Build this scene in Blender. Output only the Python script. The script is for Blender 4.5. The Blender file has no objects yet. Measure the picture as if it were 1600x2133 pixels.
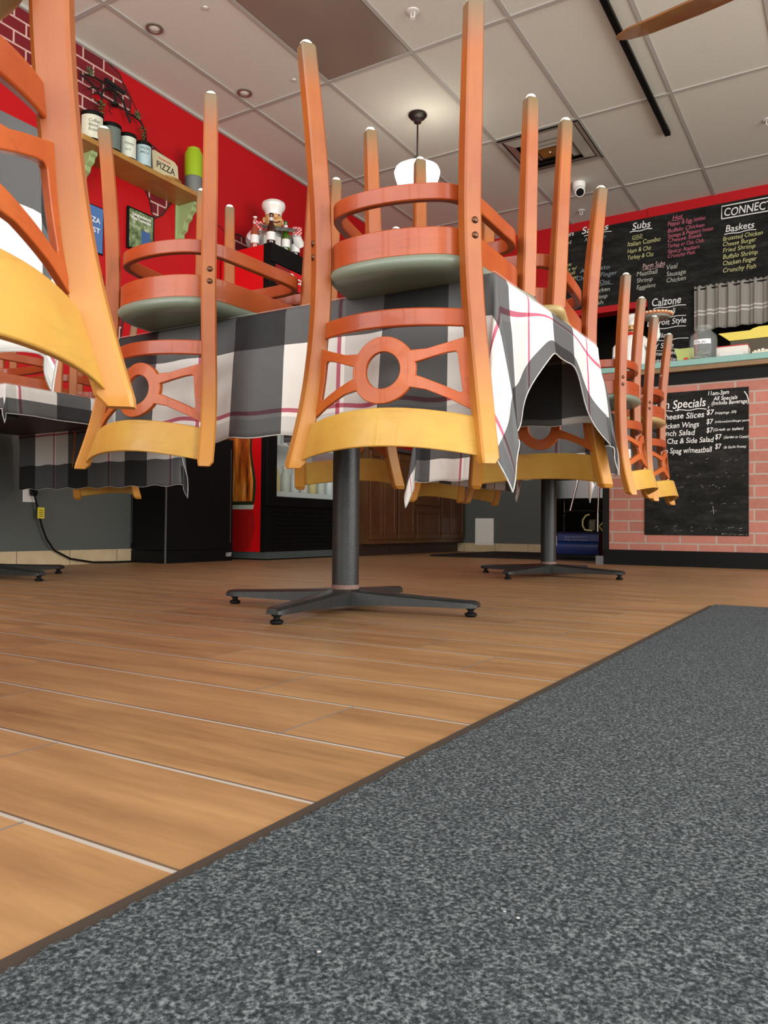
import bpy, bmesh, math, random
from mathutils import Vector, Matrix
random.seed(7)
C = bpy.context.scene.collection
SC = bpy.context.scene
PI = math.pi

# ------------------------------------------------------------------ camera
H_CAM = 0.232
yaw, pitch, roll = math.radians(31.394), math.radians(1.107), math.radians(0.5155)
f = Vector((-math.sin(yaw)*math.cos(pitch), math.cos(yaw)*math.cos(pitch), math.sin(pitch)))
r0 = Vector((math.cos(yaw), math.sin(yaw), 0)); u0 = r0.cross(f)
r = r0*math.cos(roll) + u0*math.sin(roll); u = -r0*math.sin(roll) + u0*math.cos(roll)
cd = bpy.data.cameras.new('camera'); cam = bpy.data.objects.new('camera', cd); C.objects.link(cam)
cd.sensor_fit = 'HORIZONTAL'; cd.sensor_width = 36; cd.lens = 1617.32/1600*36; cd.clip_start = 0.02
m = Matrix.Identity(4)
for i in range(3):
    m[i][0] = r[i]; m[i][1] = u[i]; m[i][2] = -f[i]
m[2][3] = H_CAM
cam.matrix_world = m; SC.camera = cam
SC.view_settings.view_transform = 'Standard'; SC.view_settings.look = 'None'
SC.view_settings.gamma = 1.0; SC.view_settings.use_curve_mapping = False
SC.view_settings.exposure = 0.0
cd.dof.use_dof = True; cd.dof.focus_distance = 1.7; cd.dof.aperture_fstop = 45

# ------------------------------------------------------------------ light
W = bpy.data.worlds.new('sky'); SC.world = W; W.use_nodes = True
bgn = W.node_tree.nodes['Background']; bgn.inputs[0].default_value = (0.86, 0.93, 1.0, 1); bgn.inputs[1].default_value = 0.8
def area(name, loc, rot, sx, sy, power, col=(1, 1, 1), spread=PI):
    l = bpy.data.lights.new(name, 'AREA'); l.shape = 'RECTANGLE'; l.size = sx; l.size_y = sy; l.energy = power; l.color = col; l.spread = spread
    o = bpy.data.objects.new(name, l); o.location = loc; o.rotation_euler = rot; C.objects.link(o); return o
# daylight through the shop windows (behind and to the right of the camera)
area('daylight_front', (-0.7, -1.72, 1.45), (PI/2, 0, 0), 5.4, 2.3, 250, (1.0, 0.98, 0.95))
area('daylight_side', (3.12, 1.7, 1.45), (PI/2, 0, PI/2), 5.2, 2.3, 300, (1.0, 0.98, 0.96))

# ------------------------------------------------------------------ mesh helpers
class MB:
    def __init__(s): s.v = []; s.f = []; s.mi = []; s.cur = 0
    def add(s, vs, fs, mi=None):
        o = len(s.v); s.v += [tuple(x) for x in vs]
        for q in fs: s.f.append(tuple(i+o for i in q)); s.mi.append(s.cur if mi is None else mi)
    def box(s, x0, x1, y0, y1, z0, z1, M=None, mi=None, bev=0.0):
        if bev > 0:
            b = min(bev, (x1-x0)*.49, (y1-y0)*.49, (z1-z0)*.49)
            prof = []
            for z, d in ((z0, b), (z0+b, 0), (z1-b, 0), (z1, b)):
                X0, X1, Y0, Y1 = x0+d, x1-d, y0+d, y1-d; c = b*(1 if d == 0 else .5)
                prof.append([(X0+c, Y0, z), (X1-c, Y0, z), (X1, Y0+c, z), (X1, Y1-c, z), (X1-c, Y1, z), (X0+c, Y1, z), (X0, Y1-c, z), (X0, Y0+c, z)])
            vs = [p for q in prof for p in q]; n = 8
            fs = [tuple(reversed(range(n)))]
            for k in range(3):
                for i in range(n): fs.append((k*n+i, k*n+(i+1) % n, (k+1)*n+(i+1) % n, (k+1)*n+i))
            fs.append(tuple(3*n+i for i in range(n)))
        else:
            vs = [(x0,y0,z0),(x1,y0,z0),(x1,y1,z0),(x0,y1,z0),(x0,y0,z1),(x1,y0,z1),(x1,y1,z1),(x0,y1,z1)]
            fs = [(3,2,1,0),(4,5,6,7),(0,1,5,4),(1,2,6,5),(2,3,7,6),(3,0,4,7)]
        if M: vs = [M @ Vector(p) for p in vs]
        s.add(vs, fs, mi); return s
    def rings(s, R, cap=True, closed=False, mi=None):
        n = len(R[0]); vs = [p for q in R for p in q]; fs = []
        K = len(R)
        for k in range(K if closed else K-1):
            k2 = (k+1) % K
            for i in range(n): fs.append((k*n+i, k*n+(i+1) % n, k2*n+(i+1) % n, k2*n+i))
        if cap and not closed:
            fs.append(tuple(reversed(range(n)))); fs.append(tuple((K-1)*n+i for i in range(n)))
        s.add(vs, fs, mi); return s
    def lathe(s, prof, cx=0, cy=0, n=24, M=None, mi=None, cap=True):
        R = []
        for rr, z in prof:
            R.append([(cx+rr*math.cos(2*PI*i/n), cy+rr*math.sin(2*PI*i/n), z) for i in range(n)])
        if M: R = [[M @ Vector(p) for p in q] for q in R]
        return s.rings(R, cap=cap, mi=mi)
    def tube(s, pts, rad, n=8, mi=None, closed=False):
        pts = [Vector(p) for p in pts]; R = []; K = len(pts); up = None
        for k, p in enumerate(pts):
            a = pts[(k-1) % K] if (closed or k > 0) else p; b = pts[(k+1) % K] if (closed or k < K-1) else p
            t = (b-a).normalized()
            if up is None: up = Vector((0,0,1)) if abs(t.z) < .9 else Vector((1,0,0))
            e1 = (up - t*up.dot(t)).normalized(); e2 = t.cross(e1); up = e1
            rr = rad[k] if isinstance(rad, (list, tuple)) else rad
            R.append([p + (e1*math.cos(2*PI*i/n)+e2*math.sin(2*PI*i/n))*rr for i in range(n)])
        return s.rings(R, closed=closed, mi=mi)
    def poly(s, pts, M, depth, mi=None):
        """flat outline (x,y) extruded by depth along local +z"""
        n = len(pts); vs = [M @ Vector((x, y, 0)) for x, y in pts]+[M @ Vector((x, y, depth)) for x, y in pts]
        fs = [tuple(reversed(range(n))), tuple(range(n, 2*n))]+[(i, (i+1) % n, n+(i+1) % n, n+i) for i in range(n)]
        s.add(vs, fs, mi); return s
    def build(s, name, mats, parent=None, smooth=False, loc=None, bevel=0, angle=40, uv=None, recalc=True):
        me = bpy.data.meshes.new(name); me.from_pydata(s.v, [], s.f)
        if not isinstance(mats, (list, tuple)): mats = [mats]
        for q in mats: me.materials.append(q)
        for p, i in zip(me.polygons, s.mi): p.material_index = i
        if recalc:
            bm = bmesh.new(); bm.from_mesh(me); bmesh.ops.recalc_face_normals(bm, faces=bm.faces); bm.to_mesh(me); bm.free()
        if smooth:
            for p in me.polygons: p.use_smooth = True
            try: me.set_sharp_from_angle(angle=math.radians(angle))
            except Exception: pass
        if uv:
            l = me.uv_layers.new(name='UVMap')
            for lp in me.loops: l.data[lp.index].uv = uv[lp.vertex_index]
        o = bpy.data.objects.new(name, me); C.objects.link(o)
        if parent: o.parent = parent
        if loc: o.location = loc
        if bevel:
            b = o.modifiers.new('bevel', 'BEVEL'); b.width = bevel; b.segments = 2; b.limit_method = 'ANGLE'; b.angle_limit = math.radians(35)
        return o
def tag(o, label, cat, group=None):
    o['label'] = label; o['category'] = cat
    if group: o['group'] = group
    return o
def thing(name, label, cat, loc=(0,0,0), group=None, rz=0):
    o = bpy.data.objects.new(name, None); C.objects.link(o); o.location = loc; o.rotation_euler = (0, 0, rz); o.empty_display_size = .1
    return tag(o, label, cat, group)
def struct(o): o['kind'] = 'structure'; return o
def copy_tree(o, parent=None):
    c = o.copy(); C.objects.link(c)
    if parent: c.parent = parent
    for ch in list(o.children): copy_tree(ch, c)
    return c
def offset_mat(p): return Matrix.Translation(Vector(p))
def spline(P, x, y):
    """natural cubic through (x,y)"""
    n = len(x); A = [0]*n; h = [x[i+1]-x[i] for i in range(n-1)]
    al = [0]*n; l = [1]*n; mu = [0]*n; z = [0]*n; c = [0]*n; b = [0]*n; d = [0]*n
    for i in range(1, n-1): al[i] = 3/h[i]*(y[i+1]-y[i])-3/h[i-1]*(y[i]-y[i-1])
    for i in range(1, n-1):
        l[i] = 2*(x[i+1]-x[i-1])-h[i-1]*mu[i-1]; mu[i] = h[i]/l[i]; z[i] = (al[i]-h[i-1]*z[i-1])/l[i]
    for j in range(n-2, -1, -1):
        c[j] = z[j]-mu[j]*c[j+1]; b[j] = (y[j+1]-y[j])/h[j]-h[j]*(c[j+1]+2*c[j])/3; d[j] = (c[j+1]-c[j])/(3*h[j])
    j = 0
    while j < n-2 and P > x[j+1]: j += 1
    t = P-x[j]
    return y[j]+b[j]*t+c[j]*t*t+d[j]*t**3

# ------------------------------------------------------------------ materials
def mat(name, col, rough=.5, metal=0, spec=.5, coat=0, emis=None, es=0, alpha=None, trans=0, noise=0, nscale=20, bump=0, bscale=100, sheen=0):
    M_ = bpy.data.materials.new(name); M_.use_nodes = True; nt = M_.node_tree; b = nt.nodes['Principled BSDF']
    b.inputs['Base Color'].default_value = (*col, 1); b.inputs['Roughness'].default_value = rough; b.inputs['Metallic'].default_value = metal
    b.inputs['Specular IOR Level'].default_value = spec; b.inputs['Coat Weight'].default_value = coat
    b.inputs['Transmission Weight'].default_value = trans
    if sheen: b.inputs['Sheen Weight'].default_value = sheen
    if emis: b.inputs['Emission Color'].default_value = (*emis, 1); b.inputs['Emission Strength'].default_value = es
    if alpha is not None: b.inputs['Alpha'].default_value = alpha
    tc = nt.nodes.new('ShaderNodeTexCoord')
    if noise:
        n = nt.nodes.new('ShaderNodeTexNoise'); n.inputs['Scale'].default_value = nscale; n.inputs['Detail'].default_value = 5
        nt.links.new(tc.outputs['Object'], n.inputs['Vector'])
        mx = nt.nodes.new('ShaderNodeMix'); mx.data_type = 'RGBA'
        mx.inputs[6].default_value = (*[max(0, c*(1-noise)) for c in col], 1); mx.inputs[7].default_value = (*[min(1, c*(1+noise)) for c in col], 1)
        nt.links.new(n.outputs['Fac'], mx.inputs[0]); nt.links.new(mx.outputs[2], b.inputs['Base Color'])
    if bump:
        n = nt.nodes.new('ShaderNodeTexNoise'); n.inputs['Scale'].default_value = bscale; n.inputs['Detail'].default_value = 4
        nt.links.new(tc.outputs['Object'], n.inputs['Vector'])
        bp = nt.nodes.new('ShaderNodeBump'); bp.inputs['Strength'].default_value = bump; bp.inputs['Distance'].default_value = .005
        nt.links.new(n.outputs['Fac'], bp.inputs['Height']); nt.links.new(bp.outputs[0], b.inputs['Normal'])
    return M_
class NT:
    """tiny node builder"""
    def __init__(s, name):
        s.m = bpy.data.materials.new(name); s.m.use_nodes = True; s.nt = s.m.node_tree; s.b = s.nt.nodes['Principled BSDF']
    def n(s, t, **k):
        q = s.nt.nodes.new(t)
        for a, v in k.items(): setattr(q, a, v)
        return q
    def set(s, sock, v):
        if isinstance(v, bpy.types.NodeSocket): s.nt.links.new(v, sock)
        else: sock.default_value = v
    def math(s, op, a, b=0.0, c=None):
        q = s.n('ShaderNodeMath', operation=op); s.set(q.inputs[0], a); s.set(q.inputs[1], b)
        if c is not None: s.set(q.inputs[2], c)
        return q.outputs[0]
    def mix(s, fac, a, b, blend='MIX'):
        q = s.n('ShaderNodeMix', data_type='RGBA', blend_type=blend); s.set(q.inputs[0], fac)
        for sock, v in ((q.inputs[6], a), (q.inputs[7], b)):
            s.set(sock, (*v, 1) if isinstance(v, tuple) and len(v) == 3 else v)
        return q.outputs[2]
    def noise(s, vec, scale, detail=4, rough=.55):
        q = s.n('ShaderNodeTexNoise'); s.set(q.inputs['Vector'], vec); q.inputs['Scale'].default_value = scale; q.inputs['Detail'].default_value = detail; q.inputs['Roughness'].default_value = rough
        return q.outputs['Fac']
    def mapping(s, vec, scale=(1,1,1), loc=(0,0,0)):
        q = s.n('ShaderNodeMapping'); s.set(q.inputs[0], vec); q.inputs['Scale'].default_value = scale; q.inputs['Location'].default_value = loc; return q.outputs[0]
    def coord(s, o='Object'): return s.n('ShaderNodeTexCoord').outputs[o]
    def xyz(s, vec): q = s.n('ShaderNodeSeparateXYZ'); s.set(q.inputs[0], vec); return q.outputs
    def comb(s, x, y, z): q = s.n('ShaderNodeCombineXYZ'); s.set(q.inputs[0], x); s.set(q.inputs[1], y); s.set(q.inputs[2], z); return q.outputs[0]
    def ramp(s, fac, stops, interp='LINEAR'):
        q = s.n('ShaderNodeValToRGB'); s.set(q.inputs[0], fac); cr = q.color_ramp; cr.interpolation = interp
        while len(cr.elements) < len(stops): cr.elements.new(.5)
        for e, (p, c) in zip(cr.elements, stops): e.position = p; e.color = (*c, 1)
        return q.outputs[0]
    def bump(s, h, st=.3, dist=.01): q = s.n('ShaderNodeBump'); q.inputs['Strength'].default_value = st; q.inputs['Distance'].default_value = dist; s.set(q.inputs['Height'], h); s.set(s.b.inputs['Normal'], q.outputs[0])
    def out(s, col, rough=.5, spec=.5, coat=0): s.set(s.b.inputs['Base Color'], col if isinstance(col, bpy.types.NodeSocket) else (*col, 1)); s.set(s.b.inputs['Roughness'], rough); s.b.inputs['Specular IOR Level'].default_value = spec; s.b.inputs['Coat Weight'].default_value = coat; return s.m

def wood(name, c1, c2, along=(1, 1, .12), rough=.33, coat=.25, scale=26, mixhi=None):
    t = NT(name); v = t.mapping(t.coord(), along)
    n1 = t.noise(v, scale, 6, .6); n2 = t.noise(t.coord(), 6, 3)
    col = t.mix(n1, c1, c2); col = t.mix(t.math('MULTIPLY', n2, .45), col, tuple(c*.55 for c in c1))
    st = t.noise(t.mapping(t.coord(), tuple(a*3.2 for a in along)), scale, 4, .7); stm = t.n('ShaderNodeMapRange'); t.set(stm.inputs[0], st); stm.inputs[1].default_value = .56; stm.inputs[2].default_value = .74
    col = t.mix(t.math('MULTIPLY', stm.outputs[0], .5), col, tuple(c*.42 for c in c1))
    lo = t.noise(t.coord(), 4.5, 3, .6); lom = t.n('ShaderNodeMapRange'); t.set(lom.inputs[0], lo); lom.inputs[1].default_value = .42; lom.inputs[2].default_value = .68
    col = t.mix(t.math('MULTIPLY', lom.outputs[0], .45), col, (c2[0]*1.05, c2[1]*1.55, c2[2]*1.1))
    fn = t.noise(t.coord(), 160, 3, .7); col = t.mix(t.math('MULTIPLY', fn, .22), col, tuple(c*.45 for c in c1))
    if mixhi:  # honey-coloured finish towards the top of the back (a different stain on the piece itself)
        z = t.xyz(t.coord())[2]; fz = t.math('SMOOTH_MIN', 1, 1, 0)
        mr = t.n('ShaderNodeMapRange', interpolation_type='SMOOTHSTEP'); t.set(mr.inputs[0], z); mr.inputs[1].default_value = mixhi[1]; mr.inputs[2].default_value = mixhi[2]
        col = t.mix(mr.outputs[0], col, t.mix(n1, mixhi[0], tuple(c*.8 for c in mixhi[0])))
        mr2 = t.n('ShaderNodeMapRange'); t.set(mr2.inputs[0], z); mr2.inputs[1].default_value = .09; mr2.inputs[2].default_value = .0
        col = t.mix(t.math('MULTIPLY', mr2.outputs[0], t.math('MINIMUM', t.math('MULTIPLY', n1, 2.4), 1)), col, (.13, .095, .05))
    return t.out(col, rough, .35, coat)
HONEY = (.52, .23, .035)
M_post = wood('chair_post_wood', (.24, .048, .007), (.37, .088, .014), rough=.42, coat=.06, mixhi=(HONEY, .58, .82))
M_leg = wood('chair_leg_wood', (.27, .060, .011), (.41, .110, .022), rough=.42, coat=.06, mixhi=((.6, .22, .06), 2, 3))
M_bent = wood('chair_bent_wood', (.25, .036, .007), (.42, .070, .013), along=(.15, .15, 1.5), rough=.36, coat=.12)
M_splat = wood('chair_splat_wood', (.33, .056, .010), (.48, .095, .019), along=(.15, 1, 1), rough=.38, coat=.1)
M_crest = wood('chair_crest_wood', (.46, .22, .035), (.60, .32, .075), along=(.12, .12, 1.2), rough=.38, coat=.12, scale=20)
M_green = mat('sage_vinyl', (.135, .165, .125), .38, bump=.05, bscale=400)
M_tan = mat('tan_vinyl', (.33, .235, .095), .42, bump=.05, bscale=400)
M_bolt = mat('bronze_bolt', (.10, .045, .025), .35, .8)
M_glide = mat('white_glide', (.75, .77, .72), .5)
M_iron = mat('black_cast_iron', (.022, .024, .023), .4, .35, noise=.35, nscale=60, bump=.15, bscale=300)
M_rust = mat('rusty_collar', (.16, .09, .07), .7, noise=.5, nscale=80)
M_under = mat('table_edge_dark', (.035, .012, .008), .5)
M_black = mat('black_plastic', (.006, .006, .006), .45, spec=.1)
M_blackm = mat('matte_black', (.009, .009, .009), .7, spec=.2)
M_chrome = mat('chrome', (.75, .76, .78), .12, 1)
M_white = mat('white_paint', (.78, .78, .74), .45)
M_mat_edge = mat('mat_rubber_edge', (.035, .027, .02), .6)
M_film = mat('clear_film', (.9, .92, .92), .12, alpha=.16)

# plaid cloth (uv in metres on the cloth)
def plaid():
    t = NT('plaid_cloth'); uv = t.xyz(t.coord('UV')); P = .42
    def band(s):
        fr = t.math('FRACT', t.math('DIVIDE', s, P))
        D, Wt, R, L = (.10, .103, .108), (.80, .79, .77), (.52, .12, .19), (.70, .695, .685)
        return t.ramp(fr, [(0, D), (.36, Wt), (.715, R), (.74, (.95, .94, .92)), (.765, L), (.999, D)], 'CONSTANT')
    a = band(uv[0]); b = band(uv[1]); col = t.mix(1.0, a, b, 'MULTIPLY')
    n = t.noise(t.coord('UV'), 700, 2); col = t.mix(t.math('MULTIPLY', n, .10), col, (.2, .2, .2))
    n2 = t.noise(t.coord(), 9, 3); t.bump(n2, .35, .02)
    m_ = t.out(col, .62, .2)
    return m_
M_plaid = plaid()

# ------------------------------------------------------------------ the room shell
XL, XR, YN, YB, HC = -3.86, 3.1, -1.65, 6.95, 3.04
def mat_floor():
    t = NT('wood_look_tile'); x, y, z = t.xyz(t.coord())
    w, L = .1542, .615
    ry = t.math('DIVIDE', t.math('SUBTRACT', y, .375), w); row = t.math('FLOOR', ry); fy = t.math('FRACT', ry)
    m3 = t.math('FLOORED_MODULO', row, 3)
    # stagger of the end joints repeats every third row
    off = t.math('ADD', -.727, t.math('ADD', t.math('MULTIPLY', t.math('COMPARE', m3, 1, .2), -.253), t.math('MULTIPLY', t.math('COMPARE', m3, 2, .2), .172)))
    rx = t.math('DIVIDE', t.math('SUBTRACT', x, off), L); cx = t.math('FLOOR', rx); fx = t.math('FRACT', rx)
    wn = t.n('ShaderNodeTexWhiteNoise', noise_dimensions='2D'); t.set(wn.inputs['Vector'], t.comb(cx, row, 0))
    rnd = wn.outputs['Value']
    v = t.comb(t.math('ADD', t.math('MULTIPLY', x, .35), t.math('MULTIPLY', rnd, 37)), t.math('MULTIPLY', y, 2.6), rnd)
    g1 = t.noise(v, 7, 7, .68); g2 = t.noise(t.mapping(v, (1, 8, 1)), 9, 5, .6)
    col = t.ramp(g1, [(.3, (.16, .085, .036)), (.5, (.30, .168, .072)), (.7, (.44, .265, .12))])
    col = t.mix(t.math('MULTIPLY', g2, .55), col, (.20, .098, .036))
    col = t.mix(t.math('MULTIPLY', rnd, .3), col, (.33, .18, .08))
    gw = .0022
    ey = t.math('LESS_THAN', t.math('MINIMUM', fy, t.math('SUBTRACT', 1, fy)), gw/w)
    ex = t.math('LESS_THAN', t.math('MINIMUM', fx, t.math('SUBTRACT', 1, fx)), .0016/L)
    g = t.math('MAXIMUM', ey, ex)
    sheen = t.math('LESS_THAN', t.math('ABSOLUTE', t.math('SUBTRACT', fy, .972)), .014)
    col = t.mix(g, col, (.36, .33, .29)); gd = t.math('LESS_THAN', t.math('ABSOLUTE', t.math('SUBTRACT', fy, .024)), .009); col = t.mix(gd, col, (.10, .07, .05)); gx2 = t.math('MULTIPLY', ex, .85); col = t.mix(gx2, col, (.13, .11, .09))  # grout lightened for its sheen; dark line beside it paints the groove's shadow
    t.bump(t.math('ADD', t.math('SUBTRACT', 1, g), t.math('MULTIPLY', g2, .12)), .5, .0015)
    rough = t.math('ADD', .36, t.math('MULTIPLY', g2, .15))
    return t.out(col, rough, .5)
def mat_ceiling():
    t = NT('acoustic_tile'); n = t.noise(t.coord(), 220, 3, .7); p = t.ramp(n, [(.58, (.64, .63, .55)), (.68, (.38, .37, .31))])
    n2 = t.noise(t.coord(), .7, 2); col = t.mix(t.math('MULTIPLY', n2, .2), p, (.56, .55, .47)); t.bump(n, .25, .002)
    return t.out(col, .9, .2)
def mat_brick():
    t = NT('brick_panel'); v = t.coord(); x, y, z = t.xyz(v)
    q = t.n('ShaderNodeTexBrick'); t.set(q.inputs['Vector'], t.comb(x, z, 0))
    q.inputs['Color1'].default_value = (.42, .135, .095, 1); q.inputs['Color2'].default_value = (.31, .10, .07, 1); q.inputs['Mortar'].default_value = (.34, .30, .25, 1)
    q.inputs['Scale'].default_value = 1; q.inputs['Mortar Size'].default_value = .006; q.inputs['Brick Width'].default_value = .212; q.inputs['Row Height'].default_value = .0715; q.inputs['Mortar Smooth'].default_value = .1
    n = t.noise(v, 30, 5); col = t.mix(t.math('MULTIPLY', n, .45), q.outputs['Color'], (.52, .30, .24)); t.bump(t.math('MULTIPLY', q.outputs['Fac'], -1), .6, .005)
    return t.out(col, .75, .3)
M_floor = mat_floor(); M_ceil = mat_ceiling(); M_brick = mat_brick()
M_red = mat('red_wall_paint', (.42, .0015, .005), .5, spec=.3, noise=.08, nscale=2, bump=.06, bscale=200)
M_grey = mat('grey_wall_paint', (.075, .085, .078), .6, bump=.1, bscale=150)
M_tbar = mat('ceiling_grid_metal', (.40, .385, .35), .7)
M_wallw = mat('pale_wall_paint', (.62, .58, .52), .7)
M_beige = mat('beige_base_tile', (.50, .39, .24), .5, noise=.2, nscale=12)
M_dark = mat('dark_kitchen_paint', (.035, .03, .018), .8)

def slab(name, x0, x1, y0, y1, z0, z1, mt, bevel=0, parent=None):
    b = MB(); b.box(x0, x1, y0, y1, z0, z1); return b.build(name, mt, parent, bevel=bevel)
struct(slab('floor', XL-.1, XR+.1, YN-.1, 9.2, -.06, 0, M_floor))
struct(slab('ceiling', XL-.1, XR+.1, YN-.1, 9.2, HC, HC+.06, M_ceil))
# left wall: grey below, red above
b = MB(); b.box(XL-.1, XL, YN, YB, 0, .95, mi=0); b.box(XL-.1, XL, YN, YB, .95, HC, mi=1)
struct(b.build('wall_left', [M_grey, M_red]))
# back wall with a doorway and a serving hatch
b = MB()
def bw(x0, x1, z0, z1, mi): b.box(x0, x1, YB, YB+.12, z0, z1, mi=mi)
bw(XL, -2.45, 0, .95, 0); bw(XL, -2.45, .95, HC, 1); bw(-2.45, -1.56, 2.17, HC, 1)
bw(-1.56, -1.17, 0, HC, 1); bw(-1.17, .5, 0, 1.45, 0); bw(-1.17, .5, 2.20, HC, 1); bw(.5, XR, 0, HC, 1)
struct(b.build('wall_back', [M_grey, M_red]))
# right and near walls hold the shop windows the daylight comes through
b = MB(); b.box(XR, XR+.1, YN, YB, 0, .3); b.box(XR, XR+.1, YN, YB, 2.6, HC)
for y0, y1 in ((YN, -.9), (.75, .85), (2.45, 2.55), (4.3, YB)): b.box(XR, XR+.1, y0, y1, .3, 2.6)
struct(b.build('wall_right', M_wallw))
b = MB(); b.box(XL-.1, XR+.1, YN-.1, YN, 0, .3); b.box(XL-.1, XR+.1, YN-.1, YN, 2.6, HC)
for x0, x1 in ((XL-.1, -3.4), (-1.65, -1.55), (.15, .25), (2.0, XR+.1)): b.box(x0, x1, YN-.1, YN, .3, 2.6)
struct(b.build('wall_front', M_wallw))
# kitchen behind the back wall
b = MB(); b.box(XL, XR, 9.0, 9.1, 0, HC); b.box(XL-.1, XL, YB, 9.1, 0, HC); b.box(XR, XR+.1, YB, 9.1, 0, HC); b.box(-1.45, -1.35, YB+.12, 9.0, 0, HC)
struct(b.build('wall_kitchen', M_dark))
# tile baseboards
def base_mat():
    t = NT('base_tile'); x, y, z = t.xyz(t.coord()); s = t.math('ADD', x, y)
    fr = t.math('FRACT', t.math('DIVIDE', s, .33)); g = t.math('LESS_THAN', fr, .012)
    n = t.noise(t.coord(), 14, 4); col = t.mix(n, (.40, .30, .17), (.62, .50, .32)); col = t.mix(g, col, (.10, .08, .06)); return t.out(col, .4, .5)
M_base = base_mat()
struct(slab('baseboard_left', XL, XL+.012, YN, 3.4, 0, .083, M_base)); struct(slab('baseboard_back', XL+.02, -2.46, YB-.012, YB, 0, .083, M_base))
# ceiling grid
b = MB()
for k in range(-1, 11):
    x = -2.846+.6096*k; b.box(x-.012, x+.012, YN, YB, HC-.006, HC+.001)
for k in range(-5, 3):
    y = 3.942+1.2192*k; b.box(XL, XR, y-.012, y+.012, HC-.0065, HC+.001)
b.box(-2.236, -1.627, 5.775, 5.797, HC-.006, HC+.001)
b.box(XL, XL+.02, YN, YB, HC-.02, HC+.001); 
struct(b.build('trim_1', M_tbar))
# red strip crowning the back wall stands proud, and its lower band over the doorway
b = MB(); b.box(-2.40, -1.56, YB-.03, YB, 2.17, 2.225); b.box(-1.56, .5, YB-.012, YB, 2.955, HC)
struct(b.build('trim_2', M_red))

# unlit translucent ceiling panel
b = MB(); b.box(-2.83, -2.255, 2.74, 3.925, HC-.004, HC-.002)
p = b.build('ceiling_light_panel', mat('brown_diffuser', (.235, .185, .145), .35, noise=.15, nscale=4)); tag(p, 'unlit brownish translucent ceiling light panel left of the hanging lamp', 'ceiling light')

# ------------------------------------------------------------------ entrance mat
def mat_carpet():
    t = NT('grey_mat_pile'); v = t.coord(); n = t.noise(v, 330, 3, .85); n2 = t.noise(v, 95, 3, .7); n3 = t.noise(v, 5, 2)
    col = t.ramp(n, [(.38, (.008, .011, .013)), (.5, (.046, .058, .063)), (.62, (.21, .235, .245))])
    n2r = t.n('ShaderNodeMapRange'); t.set(n2r.inputs[0], n2); n2r.inputs[1].default_value = .45; n2r.inputs[2].default_value = .65; col = t.mix(t.math('MULTIPLY', n2r.outputs[0], .5), col, (.028, .036, .042)); col = t.mix(t.math('MULTIPLY', n3, .25), col, (.03, .036, .042))
    sp = t.n('ShaderNodeTexVoronoi'); t.set(sp.inputs['Vector'], v); sp.inputs['Scale'].default_value = 26
    spk = t.math('LESS_THAN', sp.outputs['Distance'], .028); col = t.mix(spk, col, (.5, .5, .48))
    t.bump(t.math('ADD', n, t.math('MULTIPLY', n2, .6)), .8, .005)
    return t.out(col, .95, .15)
M_carpet = mat_carpet()
t_ = thing('entrance_mat', 'large charcoal grey carpet mat with rubber border in the foreground', 'floor mat', (0, 0, 0))
b = MB(); b.box(-.385, .85, -1.3, 2.52, .0005, .004, bev=.002); b.build('rubber_border', M_mat_edge, t_)
random.seed(3)
b = MB(); NX, NY = 300, 10
x0, x1, y0, y1 = -.366, .83, -1.28, 2.50
# pile slab with a slightly ragged left edge
pts = []
N = 1400
for i in range(N+1):
    y = y0+(y1-y0)*i/N; pts.append((x0+random.uniform(-.0022, .0022), y))
pts2 = [(x1, y0+(y1-y0)*i/N) for i in range(N+1)]
vs = []; fs = []
for i in range(N+1):
    vs += [(pts[i][0], pts[i][1], .003), (pts[i][0]+.001, pts[i][1], .0085), (pts[i][0]+.006, pts[i][1], .0098), (x1, pts2[i][1], .0098)]
for i in range(N):
    for k in range(3): fs.append((4*i+k, 4*i+k+1, 4*i+k+5, 4*i+k+4))
b.add(vs, fs); b.add([(x0, y1, .003), (x0, y1, .0095), (x1, y1, .0095), (x1, y1, .003)], [(0, 1, 2, 3)])
b.build('carpet_pile', M_carpet, t_)
b = MB(); b.box(-2.95, -1.5, 5.55, 6.85, .0005, .012, bev=.003)
tag(b.build('floor_mat', M_blackm), 'flat black floor mat before the kitchen doorway', 'floor mat')

# ------------------------------------------------------------------ chairs
ZC = .47
A_ = ([0, .2, .406, .60, .74, .85], [.174, .163, .157, .167, .184, .201]); B_ = ([0, .2, .406, .60, .74, .85], [-.198, -.180, -.170, -.172, -.187, -.214])
def post_c(z): return spline(z, A_[0], A_[1]), spline(z, B_[0], B_[1])
def sq(cx, cy, z, a, ang, ch=.22, sy=1.0):
    """chamfered square ring"""
    out = []; c = a*ch
    for x, y in ((a, -a+c), (a, a-c), (a-c, a), (-a+c, a), (-a, a-c), (-a, -a+c), (-a+c, -a), (a-c, -a)):
        y *= sy
        out.append((cx+x*math.cos(ang)-y*math.sin(ang), cy+x*math.sin(ang)+y*math.cos(ang), z))
    return out
def bow(x, w, base, d): return base-d*(1-(x/w)**2)
HOOP = [(0, -.206), (.07, -.197), (.122, -.172), (.147, -.125), (.158, -.05), (.168, .06), (.174, .13), (.160, .180), (.115, .203), (0, .213)]
PADP = [(0, -.206), (.07, -.197), (.122, -.172), (.147, -.125), (.158, -.05), (.173, .06), (.190, .135), (.200, .188), (.175, .212), (.095, .217), (0, .219)]
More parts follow.
